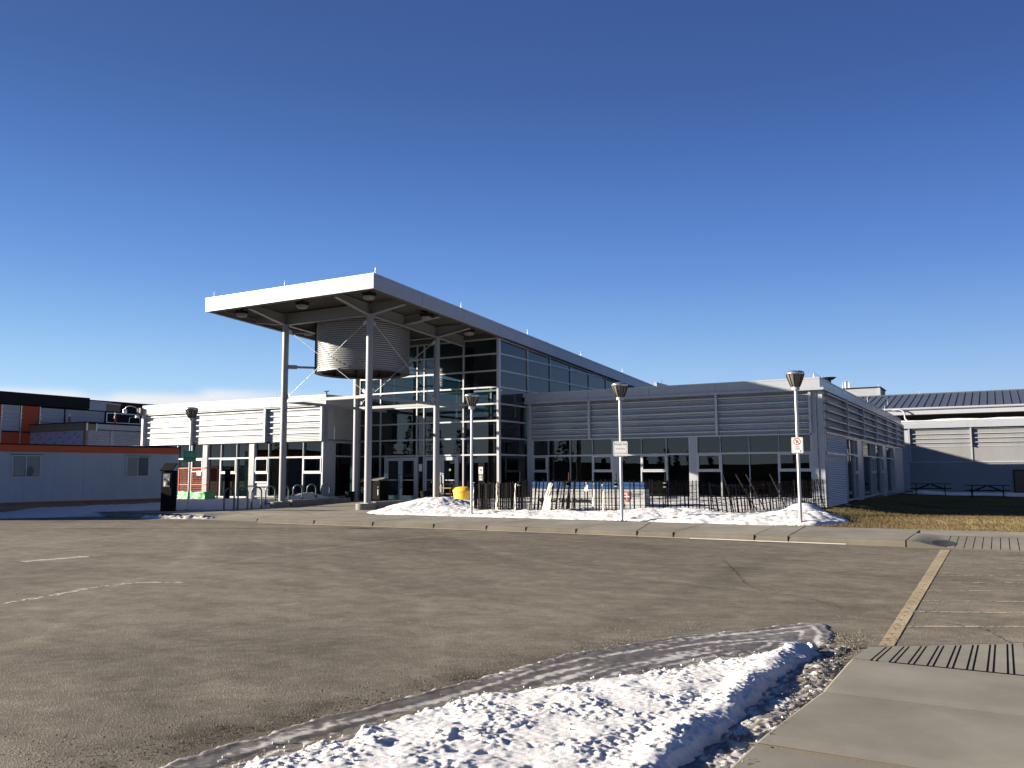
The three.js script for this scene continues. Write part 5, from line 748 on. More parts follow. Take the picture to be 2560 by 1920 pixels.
// ---------------------------------------------------------------- lamp posts and their signs
const LAMPS = [[-4.78, -24.04, 'silver lamp post holding the fire lane sign'], [-9.74, -23.45, 'silver lamp post holding the passenger zone sign'], [-15.41, -24.12, 'silver lamp post without a sign, beside the yellow grit bin'], [-28.16, -23.13, 'silver lamp post holding the green parking sign beside the bike racks']];
{
  const make = () => {
    const g = new THREE.Group(); scene.add(g);
    mesh('pole', [rod(V(0, 0, 0), V(0, 3.74, 0), 0.046, 0.042, 18)], mat.galv, g);
    mesh('base_plate', [rbx(-0.12, 0.12, -0.02, 0.015, -0.12, 0.12, 0.006), ...[[-1, -1], [1, -1], [1, 1], [-1, 1]].map(([a, b]) => rod(V(a * 0.085, 0, b * 0.085), V(a * 0.085, 0.05, b * 0.085), 0.012, 0.012, 6))], mat.dark, g);
    mesh('collar', new THREE.CylinderGeometry(0.11, 0.105, 0.09, 20).translate(0, 3.72, 0), mat.alum, g);
    const prof = [[0.1, 0], [0.125, 0.04], [0.175, 0.16], [0.215, 0.27], [0.235, 0.345]].map((p) => new THREE.Vector2(p[0], p[1] + 3.76));
    const bowl = mesh('lamp_bowl', new THREE.LatheGeometry(prof, 32), mat.bowl, g);
    for (let k = 0; k < 12; k++) { const a = (k / 12) * 6.2832, pts = prof.map((p) => V(Math.cos(a) * (p.x + 0.006), p.y, Math.sin(a) * (p.x + 0.006))); mesh('rib', new THREE.TubeGeometry(new THREE.CatmullRomCurve3(pts), 10, 0.012, 5), mat.charcoal, bowl); }
    mesh('lamp_cap', new THREE.LatheGeometry([[0.2, 0], [0.247, 0.0], [0.252, 0.04], [0.24, 0.075], [0.19, 0.1], [0.1, 0.115], [0, 0.12]].map((p) => new THREE.Vector2(p[0], p[1] + 4.1)), 32), M([0.5, 0.5, 0.5], 0.25, { metalness: 0.85 }), g);
    return g;
  };
  let first;
  LAMPS.forEach(([x, z, label], i) => { const g = first ? first.clone() : (first = make()); g.name = numbered('lamp_post'); g.userData = { label, category: 'lamp post', group: 'lamp posts along the pavement' }; g.position.set(x, z > -23.5 && x < -20 ? 0.14 : 0.145, z); g.scale.y = i === 0 ? 1.0 : 0.975; g.rotation.y = i; scene.add(g); });
  // tall pole out of view to the left; its shadow lies across the road
  const p = thing('street_light', 'tall street light standing left of the road', 'street light'); mesh('pole', rod(V(0, 0, 0), V(0, 5.4, 0), 0.07, 0.05, 12), mat.galv, p); mesh('lamp_head', rbx(-0.2, 0.3, 5.4, 5.5, -0.12, 0.12, 0.04), mat.galv, p); p.position.set(-34.2, 0, -9.6);
  // signs
  const board = (name, label, category, x, y0, y1, z, w, r, draw, cw, ch, turn) => {
    const s = thing(name, label, category), h = y1 - y0, sh = new THREE.Shape(); const a = w / 2; sh.moveTo(-a + r, 0); sh.lineTo(a - r, 0); sh.absarc(a - r, r, r, -Math.PI / 2, 0); sh.lineTo(a, h - r); sh.absarc(a - r, h - r, r, 0, Math.PI / 2); sh.lineTo(-a + r, h); sh.absarc(-a + r, h - r, r, Math.PI / 2, Math.PI); sh.lineTo(-a, r); sh.absarc(-a + r, r, r, Math.PI, Math.PI * 1.5);
    mesh('sign_plate', boxUV(flat(new THREE.ExtrudeGeometry(sh, { depth: 0.003, bevelEnabled: false, curveSegments: 6 }).translate(x, y0, z))), mat.alum, s);
    const cv = document.createElement('canvas'); cv.width = cw; cv.height = ch; draw(cv.getContext('2d'), cw, ch); const t = new THREE.CanvasTexture(cv); t.colorSpace = THREE.SRGBColorSpace; t.anisotropy = 8;
    const fg = new THREE.ShapeGeometry(sh, 6), p2 = fg.attributes.position, uv = fg.attributes.uv; for (let i = 0; i < p2.count; i++) uv.setXY(i, (p2.getX(i) + a) / w, p2.getY(i) / h); mesh('sign_face', fg.translate(x, y0, z + 0.0055), M([0.8, 0.8, 0.8], 0.45, { map: t }), s);
    mesh('clamp', [bx(x - 0.05, x + 0.05, y0 + h * 0.2, y0 + h * 0.2 + 0.02, z - 0.02, z), bx(x - 0.05, x + 0.05, y1 - h * 0.2, y1 - h * 0.2 + 0.02, z - 0.02, z)], mat.galv, s); settle(s, x, y0, z - 0.055); s.rotation.y = turn; return s;
  };
  const rim = (c, w, h, col, k = 0.03) => { c.strokeStyle = col; c.lineWidth = w * k; const m = w * 0.06, r = w * 0.08; c.beginPath(); c.moveTo(m + r, m); c.arcTo(w - m, m, w - m, h - m, r); c.arcTo(w - m, h - m, m, h - m, r); c.arcTo(m, h - m, m, m, r); c.arcTo(m, m, w - m, m, r); c.closePath(); c.stroke(); };
  board('no_parking_sign', 'white no parking fire lane sign with red ring on lamp post', 'sign', -4.79, 2.09, 2.52, -23.985, 0.3, 0.03, (c, w, h) => {
    c.fillStyle = '#dcdcd8'; c.fillRect(0, 0, w, h); rim(c, w, h, '#3a3a3c', 0.02); c.fillStyle = '#111'; c.textAlign = 'center'; c.textBaseline = 'middle'; c.font = 'bold 104px sans-serif'; c.fillText('P', w / 2, h * 0.285);
    c.strokeStyle = '#8e1a24'; c.lineWidth = 17; c.beginPath(); c.arc(w / 2, h * 0.275, w * 0.29, 0, 7); c.stroke(); c.beginPath(); c.moveTo(w / 2 - w * 0.2, h * 0.275 - w * 0.2); c.lineTo(w / 2 + w * 0.2, h * 0.275 + w * 0.2); c.stroke();
    c.fillStyle = '#222'; c.font = 'bold 46px sans-serif'; c.fillText('FIRE', w / 2, h * 0.6); c.fillText('LANE', w / 2, h * 0.735); c.beginPath(); c.moveTo(w * 0.72, h * 0.81); c.lineTo(w * 0.9, h * 0.87); c.lineTo(w * 0.72, h * 0.93); c.fill();
  }, 256, 372, 0.12);
  board('passenger_zone_sign', 'square white passenger zone sign on the middle lamp post', 'sign', -9.74, 2.06, 2.5, -23.395, 0.42, 0.04, (c, w, h) => {
    c.fillStyle = '#e0e0dc'; c.fillRect(0, 0, w, h); rim(c, w, h, '#7d7f80', 0.02); c.fillStyle = '#2c2a26'; c.textAlign = 'center'; c.textBaseline = 'middle'; c.font = 'bold 64px sans-serif'; c.save(); c.translate(w / 2, h * 0.2); c.scale(0.8, 1.15); c.fillText('Passenger Zone', 0, 0); c.restore(); c.font = 'bold 52px sans-serif'; c.fillText('At All Times', w / 2, h * 0.51); c.save(); c.translate(w / 2, h * 0.8); c.scale(0.78, 1.1); c.font = 'bold 42px sans-serif'; c.fillText('No Unattended Vehicles', 0, 0); c.restore();
  }, 440, 460, 0.25);
  board('parking_lot_sign', 'green parking lot sign on the lamp post by the bike racks', 'sign', -28.16, 2.05, 2.5, -23.075, 0.5, 0.03, (c, w, h) => {
    c.fillStyle = '#138a5c'; c.fillRect(0, 0, w, h); rim(c, w, h, '#8fb8a6', 0.02); c.fillStyle = '#a9d3bd'; c.textAlign = 'center'; c.textBaseline = 'middle'; c.font = 'bold 62px sans-serif'; c.fillText('LOT 37', w / 2, h * 0.22); c.font = 'bold 36px sans-serif';
    const dash = (y, a, b, t) => { let x = a; let k = 0; while (x < b) { const l = 8 + ((k * 13) % 11); if (k % 6 !== 5) c.fillRect(w * x, h * y, l, t * (0.7 + 0.3 * ((k * 7) % 3) / 2)); x += (l + 4) / w; k++; } };
    dash(0.34, 0.1, 0.9, 26); dash(0.5, 0.18, 0.82, 20); dash(0.72, 0.24, 0.76, 20); dash(0.87, 0.12, 0.88, 10);
  }, 440, 396, 0.62);
}

// ---------------------------------------------------------------- pay station, racks, site fence
{
  const p = thing('pay_station', 'black parking pay station with grey keypad panel in front of trailer', 'pay station'), a = 0.35;
  mesh('cabinet', [prism([[-0.17, 0], [0.17, 0], [0.17, 1.5], [0.15, 1.56], [-0.17, 1.56]], 'x', -0.23, 0.23)], mat.black, p);
  mesh('solar_panel', [prism([[0.22, 1.54], [0.24, 1.58], [-0.1, 1.86], [-0.14, 1.82]], 'x', -0.26, 0.26)], mat.black, p); mesh('side_panel', [bx(-0.245, -0.231, 0.85, 1.5, -0.16, 0.15), prism([[-0.3, 1.52], [0.16, 1.54], [-0.12, 1.82]], 'x', -0.3, -0.231)], M([0.025, 0.025, 0.024], 0.9), p);
  const f = mesh('keypad_panel', rbx(-0.14, 0.16, 0.93, 1.44, 0.171, 0.184, 0.004), M([0.13, 0.13, 0.14], 0.4, { metalness: 0.3 }), p);
  mesh('display', bx(-0.06, 0.06, 1.34, 1.4, 0.185, 0.19), M([0.3, 0.3, 0.3], 0.3), f); mesh('keypad', bx(-0.1, -0.02, 0.96, 1.13, 0.185, 0.19), mat.signWhite, f); mesh('slot', [bx(0.05, 0.12, 0.99, 1.15, 0.185, 0.192), bx(-0.1, -0.05, 1.2, 1.25, 0.185, 0.192), bx(-0.01, 0.03, 1.17, 1.21, 0.185, 0.192)], mat.black, f); mesh('button', bx(0.08, 0.12, 1.2, 1.23, 0.185, 0.192), mat.signWhite, f);
  p.position.set(-28.13, 0.15, -22.16); p.rotation.y = 0.28;
}
{
  const place = ['nearest the pay station', 'second from the pay station', 'third from the pay station', 'fourth from the pay station', 'fourth from the tall canopy column', 'third from the tall canopy column', 'just left of the tall canopy column', 'half hidden behind the tall canopy column'];
  let first; const pts = [];
  for (let k = 0; k < 8; k++) {
    const px = 578 + k * 34, az = THREE.MathUtils.degToRad(29.84) - Math.atan((px - 1280) / 2116.7), dep = 33.2 + k * 0.82, Rr = dep / Math.cos(az - THREE.MathUtils.degToRad(29.84)); const x = -Math.sin(az) * Rr, z = -Math.cos(az) * Rr;
    let g; if (!first) { g = first = new THREE.Group(); const c = new THREE.CurvePath(), h = 0.2, H = 0.66; const q = []; q.push(V(-h, -0.15, 0), V(-h, H * 0.5, 0), V(-h, H, 0)); for (let i = 1; i < 12; i++) { const t = Math.PI - (i / 12) * Math.PI; q.push(V(Math.cos(t) * h, H + Math.sin(t) * h, 0)); } q.push(V(h, H, 0), V(h, H * 0.5, 0), V(h, -0.15, 0)); mesh('hoop', new THREE.TubeGeometry(new THREE.CatmullRomCurve3(q, false, 'catmullrom', 0.2), 64, 0.033, 10), mat.rack, g); for (const s of [-1, 1]) mesh('foot_flange', new THREE.CylinderGeometry(0.06, 0.06, 0.012, 14).translate(s * h, 0.006, 0), mat.rack, g); } else g = first.clone();
    g.name = numbered('bike_rack'); g.userData = { label: `dark hoop bike rack standing in snow, ${place[k]}`, category: 'bike rack', group: 'hoop bike racks beside the entrance' }; g.position.set(x, 0.15 + 0.012 * k, z); g.rotation.y = 0.45; scene.add(g);
  }
}
{
  const f = thing('temporary_fence', 'orange temporary fence panel with green tarp along its foot', 'fence'), z = -28.9, x0 = -35.95, x1 = -33.15, T = Tz(z);
  mesh('fence_frame', [rod(V(x0, 0.2, z), V(x0, 1.85, z), 0.035), rod(V(x1, 0.2, z), V(x1, 1.87, z), 0.035), rod(V(x0, 1.85, z), V(x1, 1.87, z), 0.03), rod(V(x0, 0.24, z), V(x1, 0.26, z), 0.03), rod(V(x0, 1.04, z), V(x1, 1.04, z), 0.02)], mat.fenceRed, f);
  const wires = []; for (let k = 1; k < 16; k++) { const y = 0.26 + k * 0.1; wires.push(bx(x0, x1, y - 0.004, y + 0.004, z - 0.004, z + 0.004)); } for (let k = 1; k < 28; k++) { const x = lerp(x0, x1, k / 28); wires.push(bx(x - 0.003, x + 0.003, 0.26, 1.85, z - 0.01, z - 0.004)); } mesh('wire_mesh', wires, mat.fenceRed, f).userData.kind = 'stuff';
  const rows = []; for (let j = 0; j <= 8; j++) { const r = []; for (let i = 0; i <= 40; i++) { const x = lerp(x0 + 0.02, x1 - 0.02, i / 40), t = j / 8; r.push(V(x, 0.2 + t * (0.5 + 0.06 * nz(x * 3, 1)), z + 0.06 + 0.07 * nz(x * 2.4, t * 2) + 0.02 * nz(x * 9, t * 6))); } rows.push(r); } mesh('tarp', quads(rows), mat.tarp, f);
  mesh('concrete_foot', [rbx(x0 - 0.15, x0 + 0.15, 0.12, 0.26, z - 0.3, z + 0.3, 0.02), rbx(x1 - 0.15, x1 + 0.15, 0.12, 0.28, z - 0.3, z + 0.3, 0.02)], mat.cast, f); mesh('placard', bx(-34.6, -34.3, 1.5, 1.72, z + 0.04, z + 0.05), mat.galv, f); settle(f, -34.5, 0.2, z);
  const h = thing('hoarding_panel', 'black plywood sheet leaning beside the orange fence panel', 'panel'); mesh('sheet', bx(-33.06, -32.72, 0.3, 1.84, -29.3, -29.26), mat.black, h); mesh('brace', bx(-32.92, -32.86, 0.3, 1.7, -29.4, -29.31), mat.darkTimber, h); settle(h, -32.9, 0.3, -29.3);
}

// ---------------------------------------------------------------- by the doors
{
  const b = thing('grit_bin', 'yellow plastic grit bin with domed lid beside the entrance', 'bin'), x = -20.28, z = -31.05;
  const body = new THREE.CylinderGeometry(0.46, 0.4, 0.46, 28).scale(1, 1, 0.8).translate(x, 0.57, z); mesh('bin_body', body, mat.yellow, b);
  mesh('bin_rim', new THREE.CylinderGeometry(0.475, 0.468, 0.06, 28).scale(1, 1, 0.82).translate(x, 0.78, z), mat.yellow, b);
  mesh('lid', new THREE.LatheGeometry([[0.475, 0], [0.46, 0.04], [0.36, 0.13], [0.2, 0.17], [0, 0.175]].map((p) => new THREE.Vector2(p[0], p[1])), 28).scale(1, 1, 0.82).translate(x, 0.812, z), mat.yellow, b); mesh('foot', [-0.25, 0, 0.25].map((d) => rbx(x + d - 0.07, x + d + 0.07, 0.27, 0.345, z + 0.16, z + 0.34, 0.01)), mat.yellow, b); settle(b, x, 0.28, z);
  const k = thing('recycling_cabinet', 'dark brown recycling cabinet with white symbol and pale sloped lid', 'recycling bin');
  const cab = (g, x0, x1, z0, m) => { mesh('cabinet', rbx(x0, x1, 0.27, 1.22, z0 - 0.55, z0, 0.015), m, g); mesh('lid', prism([[z0 + 0.03, 1.225], [z0 + 0.03, 1.26], [z0 - 0.3, 1.38], [z0 - 0.58, 1.26], [z0 - 0.58, 1.225]], 'x', x0 - 0.03, x1 + 0.03), M([0.15, 0.135, 0.115], 0.9, { specularIntensity: 0.2 }), g); mesh('opening', bx((x0 + x1) / 2 - 0.14, (x0 + x1) / 2 + 0.14, 1.02, 1.12, z0, z0 + 0.006), mat.black, g); };
  cab(k, -26.42, -25.9, -31.5, M([0.03, 0.025, 0.02], 0.95, { specularIntensity: 0.15 }));
  { const s = []; for (let i = 0; i < 3; i++) { const a = (i * 2 * Math.PI) / 3 + 0.5, A = V(-26.25 + 0.09 * Math.cos(a), 0.83 + 0.09 * Math.sin(a), -31.49), B = V(-26.25 + 0.09 * Math.cos(a + 1.5), 0.83 + 0.09 * Math.sin(a + 1.5), -31.49); s.push(bar(A, B, 0.006, 0.03)); const d = B.clone().sub(A).normalize(), n = V(-d.y, d.x, 0); const tri = new THREE.Shape([0, 1, 2].map((q) => { const w = B.clone().addScaledVector(n, q === 0 ? 0.035 : q === 1 ? -0.035 : 0).addScaledVector(d, q === 2 ? 0.06 : 0); return new THREE.Vector2(w.x, w.y); })); s.push(boxUV(flat(new THREE.ExtrudeGeometry(tri, { depth: 0.006, bevelEnabled: false }).translate(0, 0, -31.495)))); } mesh('recycling_symbol', s, mat.signWhite, k); mesh('caption', [bx(-26.33, -26.17, 0.66, 0.685, -31.499, -31.493), bx(-26.36, -26.26, 1.17, 1.2, -31.499, -31.493)], mat.signWhite, k); } settle(k, -26.2, 0.28, -31.8);
  const k2 = thing('recycling_cabinet', 'black recycling cabinet left of the double doors, behind the front column', 'recycling bin'); cab(k2, -25.78, -25.2, -31.6, M([0.012, 0.011, 0.01], 0.95, { specularIntensity: 0.15 })); mesh('caption', [bx(-25.42, -25.38, 0.55, 0.82, -31.599, -31.592), bx(-25.41, -25.39, 0.9, 0.96, -31.599, -31.592)], mat.galv, k2); settle(k2, -25.5, 0.28, -31.9);
  const can = (label, x, y, z, r, h) => { const g = thing('trash_can', label, 'trash can'); const prof = []; for (let i = 0; i <= 40; i++) { const t = i / 40; prof.push(new THREE.Vector2(r * (0.82 + 0.18 * t) + 0.006 * Math.sin(t * 60), h * t)); } prof.push(new THREE.Vector2(r * 1.06, h), new THREE.Vector2(r * 1.06, h + 0.03), new THREE.Vector2(r * 0.92, h + 0.03), new THREE.Vector2(r * 0.9, h * 0.3)); mesh('can', new THREE.LatheGeometry(prof, 26), mat.rubber, g); mesh('liner', new THREE.LatheGeometry([[r * 1.07, h - 0.06], [r * 1.1, h - 0.01], [r * 1.075, h + 0.04], [r * 0.95, h + 0.04]].map((p) => new THREE.Vector2(p[0], p[1] + 0)), 26), mat.black, g); g.position.set(x, y, z); };
  can('black trash can with bag liner at foot of left rear column', -26.2, 0.26, -30.55, 0.2, 0.44); can('small black trash can on a slab between the entrance doors', -22.7, 0.46, -31.6, 0.2, 0.26);
  const sl = thing('concrete_slab', 'thin concrete slab lying under the small black trash can', 'slab'); mesh('slab_block', rbx(-23.0, -22.1, 0.28, 0.44, -32.0, -31.4, 0.02), mat.cast, sl); settle(sl, -22.5, 0.28, -31.7);
  const be = thing('bench', 'plain bench with tan plank seat before the right-hand door', 'bench'); mesh('seat', [rbx(-22.5, -21.74, 0.86, 0.91, -32.6, -32.3, 0.01)], mat.timber, be); mesh('backrest', rbx(-22.5, -21.72, 1.05, 1.08, -32.66, -32.63, 0.01), mat.charcoal, be); mesh('stretcher', rbx(-22.42, -21.8, 0.61, 0.64, -32.5, -32.46, 0.008), mat.timber, be); for (const x2 of [-22.44, -21.8]) { mesh('leg', bx(x2 - 0.02, x2 + 0.02, 0.28, 0.86, -32.36, -32.32), mat.charcoal, be); mesh('leg', bx(x2 - 0.02, x2 + 0.02, 0.28, 1.06, -32.64, -32.6), mat.charcoal, be); } settle(be, -22.1, 0.28, -32.5);
  const notice = (label, x0, x1, y0, y1, kind) => { const n = thing('paper_notice', label, 'notice'); mesh('sheet', bx(x0, x1, y0, y1, -33.225, -33.221), kind ? kind : mat.signWhite, n); const ln = []; for (let i = 1; i < 6; i++) ln.push(bx(x0 + 0.03, x1 - 0.03 - 0.03 * (i % 2), lerp(y0, y1, i / 6.5) - 0.006, lerp(y0, y1, i / 6.5) + 0.006, -33.22, -33.219)); mesh('print', ln, mat.galv, n); settle(n, (x0 + x1) / 2, y0, -33.22); };
  notice('white paper notice taped between the door pairs', -24.23, -24.04, 1.66, 2.0);
  const st = thing('door_sticker', 'small yellow green round sticker on the right entrance door', 'sticker'); mesh('disc', new THREE.CylinderGeometry(0.06, 0.06, 0.003, 20).rotateX(Math.PI / 2).translate(-22.46, 1.72, -33.262), M([0.16, 0.18, 0.04], 0.6), st); settle(st, -22.46, 1.72, -33.26);
  const bd = thing('notice_board', 'black notice board with two white posters on the entrance glass', 'notice board'); mesh('backing', rbx(-20.83, -20.49, 0.7, 2.05, -33.19, -33.15, 0.01), mat.black, bd); mesh('bracket', bx(-20.7, -20.62, 1.2, 1.4, -33.21, -33.19), mat.galv, bd); const po = (y0, y1, m) => { const s = mesh('poster', bx(-20.79, -20.57, y0, y1, -33.149, -33.144), m, bd); const g = new THREE.TorusGeometry(0.045, 0.014, 8, 20).translate(-20.68, lerp(y0, y1, 0.55), -33.141); mesh('emblem', g, m === mat.signWhite ? mat.dark : mat.signWhite, s); mesh('caption', [bx(-20.75, -20.61, y0 + 0.03, y0 + 0.05, -33.143, -33.139), bx(-20.75, -20.61, y0 + 0.07, y0 + 0.085, -33.143, -33.139)], m === mat.signWhite ? mat.dark : mat.signWhite, s); }; po(1.53, 1.84, mat.signWhite); po(1.22, 1.5, M([0.12, 0.12, 0.12], 0.5)); settle(bd, -20.66, 0.7, -33.17);
}

// ---------------------------------------------------------------- building sign behind the fence
{
  const s = thing('building_sign', 'long low ribbed white building sign with a blue band and black lettering', 'sign'), z = -28.5, x0 = -15.49, x1 = -10.92, T = Tz(z);
  mesh('panel', corr(T, x0, x1, 0.0, 0.985, 0, 0.05, 0.005), M([0.42, 0.42, 0.42], 0.7, { map: grime }), s); mesh('core', bx(x0 + 0.002, x1 - 0.002, 0, 0.98, z - 0.36, z - 0.01), M([0.4, 0.41, 0.43], 0.5, { map: grime }), s); mesh('blue_band', rbx(x0 - 0.02, x1 - 0.04, 0.99, 1.23, z - 0.2, z + 0.03, 0.008), mat.blue, s); mesh('end_panel', corr(Tx(x1), z - 0.36, z, 0, 0.985, 0.004, 0.05, 0.005), mat.clad, s);
  const font = await new FontLoader().loadAsync('fonts/droid/droid_sans_bold.typeface.json');
  const text = (str, h, x, y, m, w = 1) => { const g = new TextGeometry(str, { font, size: h, depth: 0.012, curveSegments: 3, bevelEnabled: false }); g.scale(w, 1, 1).translate(x, y, z + 0.008); return mesh('lettering', boxUV(flat(g)), m, s); };
  text('Clinical Skills Building', 0.155, -15.17, 0.475, mat.black, 0.98); text('University of Calgary', 0.075, -15.1, 0.79, mat.galv, 1); text('UNIVERSITY OF', 0.04, -11.47, 0.8, mat.galv); text('CALGARY', 0.055, -11.47, 0.72, mat.galv);
  const sh = new THREE.Shape(); sh.moveTo(-0.13, 0.16); sh.lineTo(0.13, 0.16); sh.lineTo(0.13, -0.02); sh.quadraticCurveTo(0.12, -0.12, 0, -0.19); sh.quadraticCurveTo(-0.12, -0.12, -0.13, -0.02); mesh('crest', boxUV(flat(new THREE.ExtrudeGeometry(sh, { depth: 0.012, bevelEnabled: false }).translate(-11.62, 0.72, z + 0.008))), mat.red, s); mesh('crest_charge', [bx(-11.72, -11.52, 0.7, 0.73, z + 0.021, z + 0.025), bx(-11.635, -11.605, 0.6, 0.86, z + 0.026, z + 0.03), bx(-11.73, -11.66, 0.8, 0.85, z + 0.021, z + 0.025)], mat.signWhite, s);
  mesh('plinth', bx(x0 - 0.05, x1 + 0.05, -0.1, 0.12, z - 0.5, z + 0.14), mat.cast, s); mesh('junction_box', rbx(-12.0, -11.85, 0.3, 0.5, z + 0.01, z + 0.09, 0.01), mat.galv, s); settle(s, -13.2, 0, z);
}

// ---------------------------------------------------------------- black snow fence
{
  const f = thing('snow_fence', 'sagging black snow fence of mesh and slats along the snow bank', 'fence');
  const path = new THREE.CatmullRomCurve3([[-15.95, -25.0], [-14.5, -25.15], [-12.6, -25.25], [-10.6, -25.5], [-9.2, -25.9], [-8.2, -26.4], [-7.4, -27.0], [-7.0, -27.6], [-6.6, -28.3], [-6.0, -29.6], [-5.35, -31.2]].map(([x, z]) => V(x, 0, z)), false, 'catmullrom', 0.3);
  const L = path.getLength(), at = (s) => path.getPointAt(clamp(s / L, 0, 1)), tan = (s) => path.getTangentAt(clamp(s / L, 0, 1));
  const geos = [0, 1, 2].map((k) => boxUV(new THREE.BoxGeometry([0.026, 0.036, 0.048][k], 1.1, 0.012).translate(0, 0.57, 0)));
  const base = (x, z) => 0.08 + 0.12 * ss(x, -16, -13) - 0.0 - 0.22 * Math.exp(-(((x + 7.1) / 0.8) ** 2));
  let s = 0; const slat = (s, dx, lean, lean2, k, m, h = 1) => { const p = at(s), t = tan(s); const q = mesh('slat', geos[k], m, f); q.position.set(p.x + dx, base(p.x, p.z), p.z); q.rotation.set(lean2, Math.atan2(-t.z, t.x), lean, 'YXZ'); q.scale.y = h; };
  while (s < L) {
    const x = at(s).x, dense = x < -13.9 ? 0.042 : x < -12.2 ? 0.07 : x < -8.2 ? 0.14 : x < -6.9 ? 0.12 : 0.14;
    const ln = (x > -13.9 && x < -12.3 ? 0.09 : x > -8.2 && x < -6.6 ? 0.08 : 0.012) * rr(-1, 1) + (x > -8.2 && x < -6.6 ? 0.12 : x > -6.6 ? 0.07 : x < -12.2 && x > -13.9 ? -0.1 : -0.0);
    slat(s, rr(-0.01, 0.01), ln, rr(-0.03, 0.03), rnd() < 0.25 ? 2 : rnd() < 0.5 ? 1 : 0, rnd() < 0.6 ? mat.slatC : rnd() < 0.6 ? mat.slat : mat.slatB, rr(0.96, 1.04)); s += dense * rr(0.6, 1.45);
  }
  for (let k = 0; k < 8; k++) { const q = L * rr(0.68, 0.76); slat(q, rr(-0.3, 0.3), rr(0.0, 0.26), rr(-0.15, 0.1), rnd() < 0.4 ? 1 : 0, rnd() < 0.7 ? mat.slatC : mat.slat, rr(0.9, 1.1)); }
  // strands of the net
  for (let j = 0; j < 24; j++) { const rows = [[], []]; for (let i = 0; i <= 120; i++) { const q = (i / 120) * L, p = at(q), y = base(p.x, p.z) + 0.1 + j * 0.0435 + 0.012 * nz(q * 1.1, j), w = j % 5 === 0 ? 0.012 : 0.0065; rows[0].push(V(p.x, y - w, p.z + 0.01)); rows[1].push(V(p.x, y + w, p.z + 0.01)); } mesh('net_strand', quads(rows), mat.slatC, f); }
  // posts with cut-off bars, and long stakes leaning at the corner
  for (const [x, h, m] of [[-15.93, 1.62, mat.rust], [-14.2, 1.62, mat.darkTimber], [-12.4, 1.58, mat.rust], [-10.8, 1.56, mat.darkTimber], [-9.3, 1.56, mat.darkTimber]]) { let q = 0; while (q < L && at(q).x < x) q += 0.03; const p = at(q); mesh('post', [rod(V(p.x, 0, p.z - 0.04), V(p.x + rr(-0.04, 0.04), h, p.z - 0.04), 0.02, 0.014, 8)], m, f); const ties = []; for (let k = 0; k < 7; k++) ties.push(bx(p.x - 0.04, p.x + 0.05, 1.16 + rr(-0.05, 0.08), 1.19 + rr(-0.05, 0.08), p.z - 0.06, p.z + 0.03)); mesh('tie', ties, mat.tatter, f); }
  for (const [x, z, tx] of [[-6.75, -27.8, -7.5], [-6.5, -27.9, -7.2], [-5.9, -28.2, -6.5], [-7.4, -27.2, -7.75], [-5.35, -31.2, -5.6]]) mesh('stake', bar(V(x, 0.1, z), V(tx, 1.5, z + 0.1), 0.035, 0.03), mat.slatB, f);
  // torn pale wrapping caught in the fence
  const tatter = (x, w, top, lean, y0 = 0.3) => { let q = 0; while (q < L && at(q).x < x) q += 0.03; const p = at(q), rows = []; for (let j = 0; j <= 10; j++) { const t = j / 10, r = []; for (let i = 0; i <= 4; i++) r.push(V(p.x + lean * (1 - t) + (i / 4 - 0.5) * w * (1.15 - 0.7 * t) + 0.03 * nz(t * 4, i + x), y0 + (top - y0) * t, p.z + 0.05 + 0.03 * nz(t * 5, i * 0.8 + x))); rows.push(r); } mesh('torn_wrap', quads(rows), mat.tatter, f); };
  tatter(-13.0, 0.26, 1.24, -0.2); tatter(-12.92, 0.08, 1.22, -0.34); tatter(-11.75, 0.12, 1.26, 0, 0.98); tatter(-11.5, 0.06, 1.24, -0.02, 0.5); tatter(-11.2, 0.05, 1.2, 0.02); tatter(-15.0, 0.07, 1.24, 0.0); tatter(-15.9, 0.06, 1.2, 0.02); tatter(-14.3, 0.06, 1.22, -0.06);
  settle(f, -11, 0.1, -26);
}

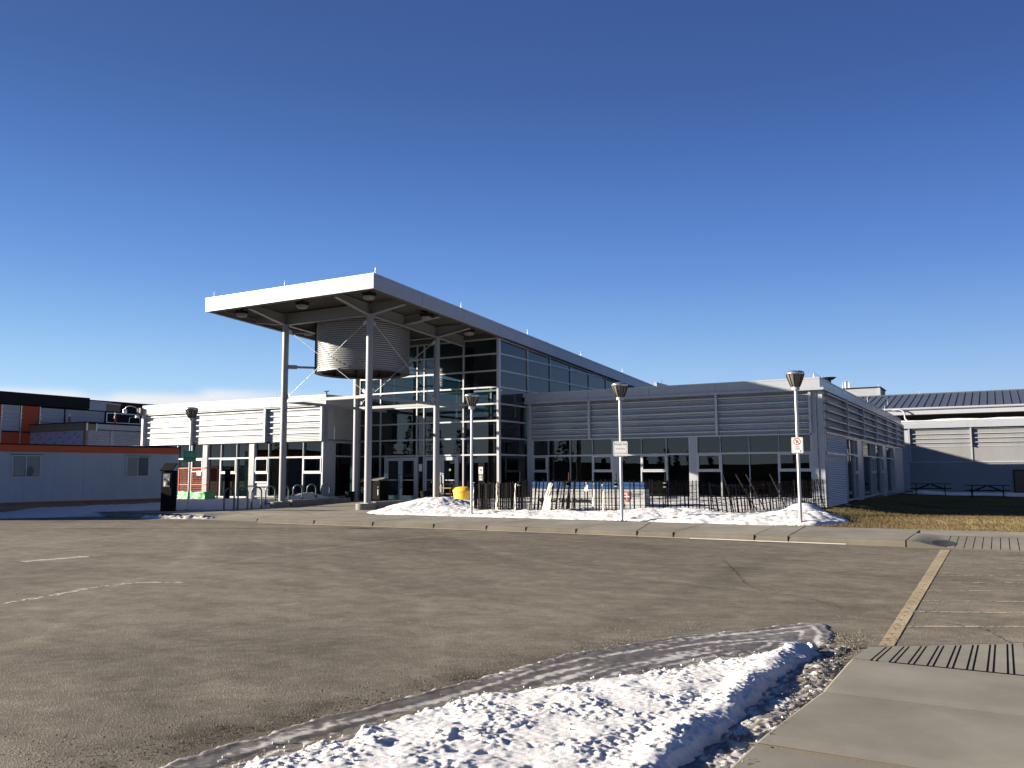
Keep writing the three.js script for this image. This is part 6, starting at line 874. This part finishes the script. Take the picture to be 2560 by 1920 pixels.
// ---------------------------------------------------------------- picnic tables on the lawn
{
  const make = () => { const g = new THREE.Group(); const hw = 1.24;
    for (let k = 0; k < 5; k++) mesh('table_plank', rbx(-hw, hw, 0.74, 0.78, -0.37 + k * 0.148, -0.37 + k * 0.148 + 0.138, 0.006), mat.darkTimber, g);
    for (const s of [-1, 1]) for (const d of [0, 0.15]) mesh('seat_plank', rbx(-hw, hw, 0.42, 0.46, s > 0 ? 0.56 + d : -0.7 - d, s > 0 ? 0.7 + d : -0.56 - d, 0.006), mat.darkTimber, g);
    for (const x of [-0.88, 0.88]) { for (const s of [-1, 1]) mesh('leg', bar(V(x, 0, s * 0.62), V(x, 0.74, s * 0.2), 0.045, 0.1), mat.darkTimber, g); mesh('crossbar', bx(x - 0.06, x - 0.02, 0.32, 0.42, -0.85, 0.85), mat.darkTimber, g); mesh('brace', bar(V(x, 0.38, 0), V(x > 0 ? 0.06 : -0.06, 0.72, 0), 0.05, 0.09), mat.darkTimber, g); }
    return g; };
  const a = make(); [[-4.2, -64.3, 'dark picnic table nearer the corner of the two wings', 0.06], [-0.8, -62.5, 'dark picnic table nearer the brown door', -0.03]].forEach(([x, z, label, r], i) => { const g = i ? a.clone() : a; g.name = numbered('picnic_table'); g.userData = { label, category: 'picnic table', group: 'picnic tables on the lawn' }; g.position.set(x, rise(x, z), z); g.rotation.y = r; scene.add(g); });
  const poly = [[-6.0, -65], [-4.8, -64], [-3.5, -66], [-1, -66], [2, -64], [8, -62], [20, -62], [30, -66], [30, -73.1], [-6, -73.1]]; const yy = (x, z) => rise(x, z) - 0.04 + 0.12 * ss(sd(poly, x, z) + 0.5 * nz(x * 0.8, z * 0.8), -0.2, 1) + 0.04 * nz(x, z); struct('snow_drift', field(-7, 30, -73.2, -57, 150, 80, yy, { keep: (x, z) => yy(x, z) > rise(x, z) - 0.02, color: (x, z) => dirtySnow(x, z, 0.1) }), mat.snow, 'stuff');
  const d = thing('debris_sheet', 'crumpled scrap of white plastic lying on grass by the side wall', 'debris'); { const rows = []; for (let j = 0; j <= 6; j++) { const r = []; for (let i = 0; i <= 12; i++) { const x = -5.75 + i * 0.07, z = -38.4 + j * 0.05 - 0.02 * i; r.push(V(x, rise(x, z) + 0.03 + 0.05 * Math.abs(nz(i * 0.6, j * 0.7)), z)); } rows.push(r); } mesh('sheet', quads(rows), mat.tatter, d); } settle(d, -5.3, 0.2, -38.4);
}

// ---------------------------------------------------------------- what stands behind the camera and shows in the glass
{
  const leaf = [], N = 5200; const tri = (cx, cy, cz, s) => { for (let q = 0; q < 3; q++) leaf.push(cx + rr(-s, s), cy + rr(-s, s) * 0.7, cz + rr(-s, s)); };
  for (let k = 0; k < 34; k++) { const t = k / 33, x = lerp(-128, -46, t) + rr(-2, 2), z = lerp(58, 96, rnd()), h = x < -66 ? rr(8, 12) : rr(3, 5); for (let q = 0; q < N / 34; q++) { const u = rnd(), r = (1 - u) * h * 0.24 * Math.sqrt(rnd()), a = rnd() * 6.28; tri(x + r * Math.cos(a), 0.6 + u * h, z + r * Math.sin(a), 0.55); } }
  const g = new THREE.BufferGeometry(); g.setAttribute('position', new THREE.Float32BufferAttribute(leaf, 3)); g.computeVertexNormals(); struct('far_wood', g, M([0.03, 0.036, 0.028], 0.95, { specularIntensity: 0, side: THREE.DoubleSide }), 'stuff');
  struct('hills', field(-420, 420, 120, 420, 60, 20, (x, z) => -0.5 + (5.5 + 3 * nz(x * 0.011, 3) + 1.2 * nz(x * 0.05, 5)) * ss(z, 150, 260), {}), M([0.02, 0.021, 0.021], 0.95, { specularIntensity: 0 }));
}

renderer.render(scene, camera);
